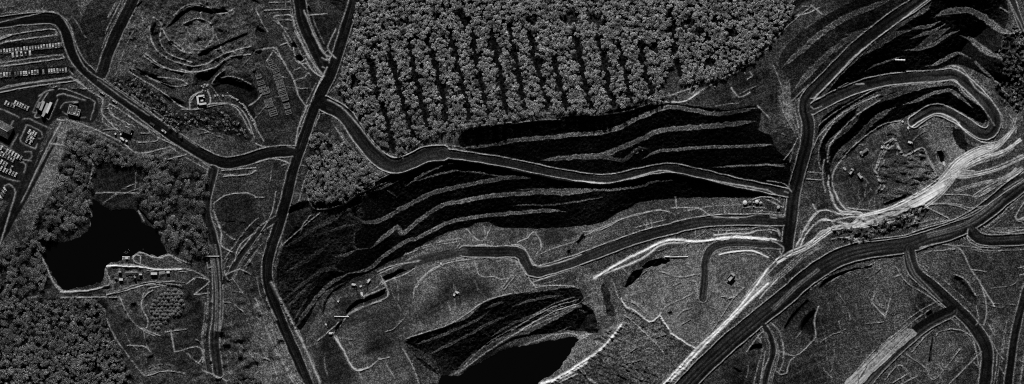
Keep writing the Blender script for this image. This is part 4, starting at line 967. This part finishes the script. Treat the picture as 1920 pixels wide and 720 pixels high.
def haul_truck(u, v, ang, label, sc=1.0):
    r = thing("haul_truck", label, "haul truck", wp(u, v, .1), angw(ang)); r.scale = (sc, sc, sc)
    part("chassis", MB().box(0, 0, 1.2, 8.4, 2.6, .8, bev=.1), 'grey', r)
    mb = MB().prism([(-4.6, 3.2), (2.0, 2.4), (2.6, 4.4), (4.6, 4.6), (4.6, 4.8), (2.4, 4.75), (1.7, 2.75), (-4.6, 3.5)], -2.3, 2.3)
    mb.box(-1.2, -2.25, 3.0, 6.6, .2, 1.7); mb.box(-1.2, 2.25, 3.0, 6.6, .2, 1.7)
    part("tipping_tray", mb, 'pale', r)
    cab = part("cab", MB().box(3.4, 1.1, 2.0, 1.7, 1.7, 2.0, taper=.92, bev=.08), 'white', r)
    link("window", MB().box(4.22, 1.1, 3.0, .12, 1.4, .7).mesh("window", 'glass'), cab)
    part("bonnet", MB().box(4.3, -.7, 1.6, 1.3, 1.8, 1.3, bev=.1), 'pale', r)
    wh = MB().cyl((0, -.55, 0), (0, .55, 0), 1.25, seg=18).mesh("wheel", 'rubber'); hub = MB().cyl((0, -.6, 0), (0, .6, 0), .5, seg=12).mesh("hub", 'grey')
    for x, y in ((3.0, 1.9), (3.0, -1.9), (-2.4, 1.6), (-2.4, -1.6)):
        w = link("wheel", wh, r, (x, y, 1.25)); link("hub", hub, w)
    return r
def excavator(u, v, ang, label, sc=1.0):
    r = thing("excavator", label, "excavator", wp(u, v, .05), angw(ang)); r.scale = (sc * .66,) * 3
    tr = MB().prism([(-2.2, .3), (-1.8, 0), (1.8, 0), (2.2, .3), (2.2, .8), (1.8, 1.1), (-1.8, 1.1), (-2.2, .8)], -.35, .35).mesh("track", 'dark')
    for y in (-1.3, 1.3): link("track", tr, r, (0, y, 0))
    part("turntable", MB().cyl((0, 0, 1.0), (0, 0, 1.4), 1.0), 'dark', r)
    part("engine_body", MB().box(-.7, 0, 1.4, 3.6, 2.9, 1.3, bev=.12), 'white', r)
    cab = part("cab", MB().box(1.0, .95, 1.4, 1.5, 1.0, 1.8, taper=.9, bev=.06), 'white', r); link("window", MB().box(1.72, .95, 2.2, .1, .8, .8).mesh("window", 'glass'), cab)
    bo = part("boom", MB().prism([(1.0, 1.9), (3.6, 4.2), (6.0, 3.6), (6.0, 3.2), (3.6, 3.6), (1.2, 1.5)], -.3, .0), 'pale', r)
    link("stick", MB().prism([(5.8, 3.8), (6.2, 3.7), (6.9, 1.2), (6.6, 1.1)], -.27, -.03).mesh("stick", 'pale'), bo)
    link("bucket", MB().prism([(6.4, 1.3), (7.4, 1.0), (7.2, .2), (6.3, .1), (6.0, .6)], -.7, .4).mesh("bucket", 'grey'), bo)
    return r
def drill_rig(u, v, ang, label):
    r = thing("drill_rig", label, "drill rig", wp(u, v, .05), angw(ang))
    tr = MB().prism([(-1.8, .3), (-1.5, 0), (1.5, 0), (1.8, .3), (1.8, .7), (1.5, .9), (-1.5, .9), (-1.8, .7)], -.25, .25).mesh("track", 'dark')
    for y in (-1, 1): link("track", tr, r, (0, y, 0))
    part("engine_body", MB().box(-.5, 0, .9, 3.2, 1.9, 1.3, bev=.1), 'white', r)
    part("cab", MB().box(1.5, .5, .9, 1.0, .9, 1.6, taper=.9), 'white', r)
    m_ = part("mast", MB().prism([(1.9, .3), (2.3, .3), (2.3, 7.5), (1.9, 7.5)], -.75, -.3), 'pale', r)
    link("drill_rod", MB().cyl((2.5, -.5, 0), (2.5, -.5, 7.2), .1).mesh("drill_rod", 'steel'), m_)
    return r
haul_truck(1370.5, 519, -50, "large haul truck parked alone on the pale floor near the bright ramp", .85)
excavator(852, 552, -70, "bright excavator alone in the dark patch of the middle pit floor", .95)
drill_rig(857, 548.5, 20, "small rig beside the excavator in the dark patch of the middle pit floor")
excavator(826.5, 495, 80, "excavator beside the curved windrow at the top of the middle pit floor", .8)
drill_rig(678, 552, 80, "rig at the upper edge of the dark trench"); excavator(676.5, 537, -15, "excavator by the pit wall above the dark trench", .8); drill_rig(663, 534, 10, "rig at the foot of the black pit wall, left of an excavator")
drill_rig(690.5, 527, 130, "rig highest up the ledge above the dark trench"); excavator(634, 564.5, -60, "excavator at the middle of the left pit floor below the ledge", .8)
excavator(611, 609, 60, "excavator left of the pale glint streak in the pit", .7); drill_rig(620.5, 625, 0, "small rig at the top end of the pale windrow")
excavator(1694.5, 228, 40, "excavator at the foot of the switchback ramp, higher of two", .8); excavator(1704.5, 240, 70, "excavator at the foot of the switchback ramp, lower of two", .9)
excavator(1655, 275, -75, "excavator left of the stepped windrow on the right pit floor", .9); drill_rig(1708, 267, 20, "rig inside the stepped windrow on the right pit floor"); drill_rig(1771, 307, 90, "rig at the lower end of the small black basin")
haul_truck(1596.5, 321, -55, "haul truck at the left of the right pit floor, middle of three objects", .6); haul_truck(1613.5, 329, 55, "haul truck on the right pit floor, rightmost of three objects", .6)
drill_rig(1616, 288, 70, "rig at the end of the row of boxes on the right pit floor")

# ---- containers, radar glints shaped as pipes, tanks, barge
def container(u, v, ang, L_, label, m='white', g=None, wd=2.4):
    r = thing("shipping_container", label, "container", wp(u, v, .15), angw(ang), g)
    mb = MB().box(0, 0, 0, L_, wd, 2.5)
    for k in range(int(L_ / .45)):
        x = -L_ / 2 + .25 + k * .45; mb.box(x, 0, 2.5, .16, wd * .94, .05); mb.box(x, -wd / 2 - .02, .2, .16, .05, 2.1); mb.box(x, wd / 2 + .02, .2, .16, .05, 2.1)
    part("body", mb, m, r)
    part("door", MB().box(L_ / 2 + .03, 0, .12, .06, wd * .92, 2.2), 'grey', r)
    return r
container(286, 513, 0, 2.9, "left white container of the pair on the dark yard below the pond", wd=2.2); container(292, 513, 0, 2.9, "right white container of the pair on the dark yard below the pond", wd=2.2)
container(315.5, 510.5, 0, 2.8, "single white container at the right end of the dark yard", wd=1.8); container(264, 514.5, 0, 2.8, "small white container left of the dark yard", wd=1.2); container(227, 524, 0, 3.6, "bright container alone on the pale yard, lower left", wd=2)
container(225, 509.5, 0, 2.6, "pale container near the pale pond bank", 'pale', wd=1.2); container(253, 519, 60, 2.4, "small pale container in the middle of the yard", 'pale', wd=1.2); container(217, 521, 30, 2.2, "grey container at the left of the bright one", 'grey', wd=1.5)
for k in range(5):
    r = thing("steel_rack", "narrow steel rack in the row of five between the containers", "rack", wp(300 + 2.0 * k, 512 - .3 * k, .1), 0, "steel racks between the containers")
    part("frame", MB().box(0, 0, 0, .45, 2.2, .15).box(0, -1.0, 0, .45, .12, 1.6).box(0, 1.0, 0, .45, .12, 1.6), 'grey', r)
    part("pipe", MB().cyl((0, -1.4, .5), (0, 1.4, .5), .2).cyl((0, -1.4, 1.0), (0, 1.4, 1.0), .2).cyl((0, -1.4, 1.6), (0, 1.4, 1.6), .2), 'steel', r)
for k, t in enumerate(T(26, "330,165 350,158 366,148 382,138 398,125")):
    container(t[0], t[1], -35, 1.7, "small box in the slanting row on the right pit floor", 'grey', "boxes in the slanting row", wd=1.7)
def pipe(u, v, L_, ang, label, rad=.5, m='white'):  # radar glint streak given the shape of a flanged tube on skids
    r = thing("glint_streak", label, "pipe", wp(u, v, .1), angw(ang))
    z = rad + .3
    part("tube", MB().cyl((-L_ / 2, 0, z), (L_ / 2, 0, z), rad, seg=16), m, r)
    fl = MB().cyl((-.12, 0, 0), (.12, 0, 0), rad * 1.3, seg=16).mesh("flange", 'steel')
    for x in (-L_ / 2, -L_ / 6, L_ / 6, L_ / 2): link("flange", fl, r, (x, 0, z))
    sk = MB().box(0, 0, -.3, .3, rad * 2.4, .45).mesh("skid", 'grey')
    for x in (-L_ / 3, 0, L_ / 3): link("skid", sk, r, (x, 0, .2))
    return r
pipe(640, 594, 13, 1, "bright straight radar glint shaped as a tube, level on the middle pit floor left of the windrow")
pipe(1264, 482, 26, -1, "longest bright radar glint shaped as a tube, below the pale windrow right of the middle", .45)
pipe(1251, 481.5, 4, 0, "short thick radar glint shaped as a tube, left of the longest one", .7)
pipe(398, 480.5, 13, 0, "bright radar glint shaped as a tube across the dirt road right of the pond", .4); pipe(1688, 112.5, 9, 2, "short bright radar glint shaped as a tube on the narrow bench of the upper right pit", .8)
def conveyor(u, v, L_, label, ang=0):
    r = thing("conveyor", label, "conveyor", wp(u, v, .1), angw(ang))
    part("belt", MB().box(0, 0, 1.3, L_, .7, .08), 'grey', r)
    part("side_rail", MB().box(0, .42, 1.2, L_, .1, .3).box(0, -.42, 1.2, L_, .1, .3), 'white', r)
    for x in np.linspace(-L_ / 2 + .5, L_ / 2 - .5, 5): link("leg", MB().box(0, 0, 0, .15, .9, 1.2).mesh("leg", 'grey'), r, (float(x), 0, 0))
conveyor(246.5, 510.5, 11.5, "thin pale conveyor lying along the yard under the pale pond bank")
def tank(u, v, rad, h, label, m='white'):
    r = thing("storage_tank", label, "tank", wp(u, v, -.1))
    part("shell", MB().cyl((0, 0, 0), (0, 0, h), rad, seg=28), m, r)
    rf = part("roof", MB().cyl((0, 0, h), (0, 0, h + rad * .3), rad * 1.03, rad * .12, seg=28), m, r)
    link("hatch", MB().cyl((rad * .5, 0, h + .1), (rad * .5, 0, h + .5), .3).mesh("hatch", 'steel'), rf)
    part("ladder", MB().box(rad + .15, 0, 0, .1, .5, h), 'steel', r)
for (u, v), rd, h, lb, m in zip(T(18, "345,238 398,232 478,228 522,242 718,293 440,282 440,236 500,210"), (2.0, 1.3, 1.7, 1.3, 1.4, .7, .8, 1.1), (3, 2, 3, 2, 2.4, 1.5, 1.5, 2),
    ("large white tank at the left of the tank yard by the crossroads", "grey tank just right of the leftmost large tank", "second large white tank, in the middle of the tank yard", "pale tank touching the right of the middle white tank", "white tank standing apart at the right of the yard",
     "tiny tank below the middle of the tank yard", "tiny tank between the grey and the middle tank", "small tank above the middle white tank"), ('white', 'grey', 'white', 'pale', 'pale', 'grey', 'grey', 'grey')):
    tank(u, v, rd, h, lb, m)
def barge(u, v):
    x, y, _ = wp(u, v); r = thing("pump_barge", "pale pump barge floating on the black pond near the pale bank", "barge", (x, y, lev1 - .2))
    for sy in (-1, 1): link("float", MB().cyl((-3.6, sy * 1.0, .2), (3.4, sy * 1.0, .2), .5).mesh("float", 'steel'), r)
    part("deck", MB().box(0, 0, .65, 6.6, 2.6, .12), 'grey', r)
    part("pump_house", MB().box(.6, 0, .77, 2.6, 1.8, 1.6, bev=.06), 'white', r)
    part("hose", MB().cyl((3.4, 0, .8), (9.5, .2, .55), .14, seg=8), 'dark', r)
barge(236.5, 484)
for k, (u, v) in enumerate(T(21, "318,20 332,8 350,15 345,30 358,22 330,28 365,-12 378,2 530,-15")):
    x, y, _ = wp(u, v); o = link("buoy", MB().cyl((0, 0, -.25), (0, 0, .15), .3, seg=12).cyl((0, 0, .15), (0, 0, .5), .3, .1, seg=12).mesh("buoy", 'grey'), None, (x, y, lev1))
    tag(o, "small round buoy on the pond above the pump barge", "buoy", "buoys on the pond")

# ---- buildings
def walls(mb, W_, D_, h, t=.25): return mb.box(0, D_ / 2, 0, W_, t, h).box(0, -D_ / 2, 0, W_, t, h).box(W_ / 2, 0, 0, t, D_ - t, h).box(-W_ / 2, 0, 0, t, D_ - t, h)
def flat_building(name, u, v, ang, W_, D_, h, label, units, rooft='roof', par='pale', wins=True):
    r = thing(name, label, "building", wp(u, v, -.3), angw(ang))
    w = part("wall", walls(MB(), W_, D_, h), 'conc', r)
    rf = part("roof", MB().box(0, 0, h - .3, W_ - .3, D_ - .3, .25), rooft, r)
    link("parapet", walls(MB(), W_ + .1, D_ + .1, .5, .4).mesh("parapet", par), rf, (0, 0, h))
    for x, y, a, b_, c in units: link("roof_unit", MB().box(0, 0, 0, a, b_, c, bev=.05).mesh("roof_unit", 'white'), rf, (x, y, h - .05))
    if wins:
        wi = MB().box(0, 0, 0, .9, .08, 1.1).mesh("window", 'glass')
        n = max(1, int(W_ // 2.2))
        for k in range(n):
            for sy in (-1, 1): link("window", wi, r, ((k - (n - 1) / 2) * 2.1, sy * (D_ / 2 + .13), 1.1))
        part("door", MB().box(W_ / 2 + .15, 0, .3, .08, 1.0, 2.0), 'dark', r)
    return r
flat_building("site_office", 136, 206, 14, 7.2, 8.2, 3.2, "flat roofed building with bright parapet on the oval island in the paved loop", [(-2.4, 2.5, 1.2, 1.2, .8), (2.6, -2.8, 1.6, 1.2, .9), (-2.2, -2.9, 1, .8, .6), (.6, 3, 1, .6, .6)])
flat_building("annex", 146.5, 211, 14, 3.2, 6.0, 2.6, "low annex right of the flat roofed building on the oval island", [(0, -1.8, 1.4, 1.2, .8), (.4, 1.2, .8, .8, .6)])
flat_building("pump_building", 142, 191.5, -4, 4.6, 1.4, 2.2, "narrow pale shed at the top of the oval island", [(0, 0, 2.4, .6, .3)], 'roofpale', wins=False)
def gatehouse():
    r = thing("toll_canopy", "dark toll canopy with two pale roof lines across the gate lanes", "building", wp(238, 240, -.1), angw(22))
    rf = part("roof", MB().box(0, 0, 3.6, 9.5, 9.0, .35), 'roof', r)
    link("roof_ridge", MB().box(0, 1.2, 3.95, 4.4, .8, .3).mesh("roof_ridge", 'pale'), rf); link("roof_ridge", MB().box(.3, 3.9, 3.95, 2.6, .7, .3).mesh("roof_ridge", 'white'), rf)
    for x in (-4, 4):
        for y in (-3.8, 3.8): link("post", MB().cyl((0, 0, 0), (0, 0, 3.6), .18).mesh("post", 'grey'), r, (x, y, 0))
    part("booth", MB().box(-1, 0, 0, 1.6, 2.4, 2.5), 'pale', r); part("barrier", MB().box(-3, -3, 1, 3.4, .1, .12), 'white', r)
gatehouse()
for k, ((u, v), L_) in enumerate(zip(T(14, "650,655 665,670 705,685 640,610 755,605 580,605"), (2.5, 2.0, 1.6, 1.0, 1.0, 1.2))):
    r = thing("guard_booth", ("bright booth, leftmost of three below the toll canopy", "bright booth, middle of three below the toll canopy", "bright booth, rightmost of three below the toll canopy", "small booth at the left corner of the toll canopy", "small booth at the right corner of the toll canopy", "small booth furthest left of the toll canopy")[k], "booth", wp(u, v, 0), angw(25))
    part("wall", MB().box(0, 0, 0, L_, 1.3, 2.2), 'conc', r); part("roof", MB().box(0, 0, 2.2, L_ + .3, 1.6, .15), 'white', r); part("door", MB().box(L_ / 2 + .03, 0, .1, .06, .8, 1.9), 'dark', r)
def gabled():
    r = thing("gabled_building", "large gabled building cut by the left picture edge", "building", wp(4, 241, -.2), angw(28))
    part("wall", walls(MB(), 19, 12, 4), 'conc', r)
    rf = part("roof", MB().prism([(-9.8, 3.9), (9.8, 3.9), (6.5, 7.2), (-6.5, 7.2)], -.1, .1), 'roofpale', r)
    bm = MB()
    A = [(-9.8, -6.3, 4), (9.8, -6.3, 4), (9.8, 6.3, 4), (-9.8, 6.3, 4), (-6, 0, 7.4), (6, 0, 7.4)]
    vs = [bm.bm.verts.new(a) for a in A]
    for f in ((0, 1, 5, 4), (2, 3, 4, 5), (1, 2, 5), (3, 0, 4), (0, 3, 2, 1)): bm.bm.faces.new([vs[i] for i in f])
    link("hip_roof", bm.mesh("hip_roof", 'roofpale'), rf); link("ridge_cap", MB().box(0, 0, 7.32, 12.2, .35, .2).mesh("ridge_cap", 'white'), rf)
    bpy.data.objects.remove(rf.children[0]) if False else None
    for x in (-6, -2, 2, 6): link("window", MB().box(0, 0, 0, 1.2, .08, 1.2).mesh("window", 'glass'), r, (x, -6.2, 1.4))
    part("door", MB().box(9.55, 0, .2, .1, 2.4, 2.8), 'dark', r)
gabled()
def e_building():
    r = thing("quarry_office", "bright building shaped like the letter E in the fenced yard by the old pit", "building", wp(378, 187, 0), angw(-8))
    def wing(x, y, w, d, h):
        q = part("wing", walls(MB(), w, d, h, .2), 'conc', r); q.location = (x, y, 0)
        rf = link("roof", MB().box(0, 0, h - .1, w + .3, d + .3, .15).mesh("roof", 'white'), q)
    wing(-3.4, 0, 1.5, 7.6, 2.6); wing(.3, 3.6, 5.6, 1.3, 2.8); wing(.8, -4.0, 6.4, 1.5, 2.8); wing(.4, -.9, 2.2, 1.2, 2.5); wing(2.6, 2.4, 1.1, 1.4, 2.4)
e_building()

# ---- low walled bays in the old yard
def bay(u, v, ang, w, d, nd, label, group):
    r = thing("storage_bay", label, "storage bay", wp(u, v, 0), angw(ang), group)
    part("slab", MB().box(0, 0, -.4, w, d, .55), 'spoil', r)
    mb = MB().box(-w / 2, 0, 0, .35, d, .8).box(w / 2, 0, 0, .35, d, .7).box(0, -d / 2, 0, w - .36, .35, .8)
    part("low_wall", mb, 'conc', r)
    for k in range(nd): link("divider", MB().box(0, 0, 0, w - .5, .3, .55).mesh("divider", 'conc'), r, (0, d / 2 - d * (k + .6) / (nd + .6), .15))
for (u, v), w, d, nd in zip(T(16, "160,340 200,395 225,435 240,500 265,565 285,630 300,690"), (4.5, 6, 6, 6.4, 7, 7, 7), (5, 4, 3.5, 5, 5, 5, 4), (2, 2, 2, 1, 0, 1, 2)):
    bay(u, v, -20, w, d, nd, "low walled bay in the right hand column of the old yard", "bays in the right hand column")
for (u, v), w, d, nd in zip(T(16, "20,370 30,500 55,570 75,640"), (4, 5, 6, 7), (5, 4, 4, 5), (0, 1, 2, 1)):
    bay(u, v, -18, w, d, nd, "low walled bay in the left hand column of the old yard", "bays in the left hand column")
for (u, v), w, d, nd in zip(T(0, "534,183 538,198 541,210 498,170 504,193 512,210"), (6, 5, 5, 7, 7, 7), (6, 5, 4, 6, 8, 7), (2, 1, 2, 1, 0, 3)):
    bay(u, v, -17, w, d, nd, "low walled bay at the lower end of the old yard", "bays at the lower end of the yard")

# ---- rocks along the track, spoil heaps
def rockmesh(seed, s=1.0):
    rng = np.random.default_rng(seed); bm = bmesh.new(); bmesh.ops.create_icosphere(bm, subdivisions=2, radius=1)
    for v in bm.verts:
        k = 1 + rng.uniform(-.22, .18); v.co = (v.co.x * k * 1.2, v.co.y * k, v.co.z * k * .8)
    me = bpy.data.meshes.new("boulder"); bm.to_mesh(me); bm.free(); me.materials.append(M['rock']); return me
rm = [rockmesh(i) for i in range(5)]
def boulders(pts, lb, gp, lo=.5, hi=1.1):
    for i, (u, v) in enumerate(pts):
        o = link("boulder", rm[i % 5], None, wp(u, v, .1), random.uniform(0, 6)); s = random.uniform(lo, hi); o.scale = (s, s, s); tag(o, lb, "boulder", gp)
boulders(T(15, "380,300 410,295 470,300 495,300 515,298 540,298 555,305 575,318 590,325 605,330 620,335 630,345 655,375 672,385 690,395 705,410 712,430 720,440 735,460 750,480 760,510 770,520 778,540 780,560 800,580 820,620 830,640 840,665 520,265"), "pale boulder in the line edging the curved track right of the office", "boulders edging the curved track")
boulders(T(15, "230,190 250,205 262,175 285,190 295,178 240,240 270,245 300,235"), "pale boulder in the pile above the bright office", "boulders above the bright office", .5, 1.2)
boulders(T(26, "152,345 140,335"), "small boulder at the left of the right pit floor", "boulders on the right pit floor", 1.0, 1.4)
boulders(T(3, "866,463 872,465 880,463 888,464 900,464 910,462"), "bright stone on the forest edge track", "bright stones on the forest track", .6, .9)
hm = []
for i in range(6):
    rng = np.random.default_rng(60 + i); bm = bmesh.new(); n, rings = 16, 6; top = bm.verts.new((rng.uniform(-.3, .3), rng.uniform(-.3, .3), 1.9)); prev = None
    for k in range(1, rings + 1):
        rr = 2.7 * k / rings; z = 1.9 * (1 - k / rings) ** 1.0 - (.5 if k == rings else 0)
        cur = [bm.verts.new((rr * math.cos(t) * (1 + rng.uniform(-.14, .14)), rr * math.sin(t) * (1 + rng.uniform(-.14, .14)), z + rng.uniform(-.12, .12))) for t in np.linspace(0, 6.283, n, endpoint=False)]
        for j in range(n):
            if prev is None: bm.faces.new((top, cur[j], cur[(j + 1) % n]))
            else: bm.faces.new((prev[j], cur[j], cur[(j + 1) % n], prev[(j + 1) % n]))
        prev = cur
    me = bpy.data.meshes.new("spoil_heap"); bm.to_mesh(me); bm.free(); me.materials.append(M['spoil']); hm.append(me)
HEAPS = T(2, "565,400 600,382 650,360 680,375 690,420 680,455 640,470 615,500 600,525 572,515 565,460")
for i, (u, v) in enumerate(scatter(HEAPS, 7.2, 1.6, .04)):
    s = random.uniform(.8, 1.15); o = link("spoil_heap", hm[i % 6], None, wp(u, v, -.1), random.uniform(0, 6)); o.scale = (s, s, s * random.uniform(.9, 1.3))
    tag(o, "cone of dumped spoil in the field of heaps below the pond yard", "spoil heap", "dumped spoil heaps")
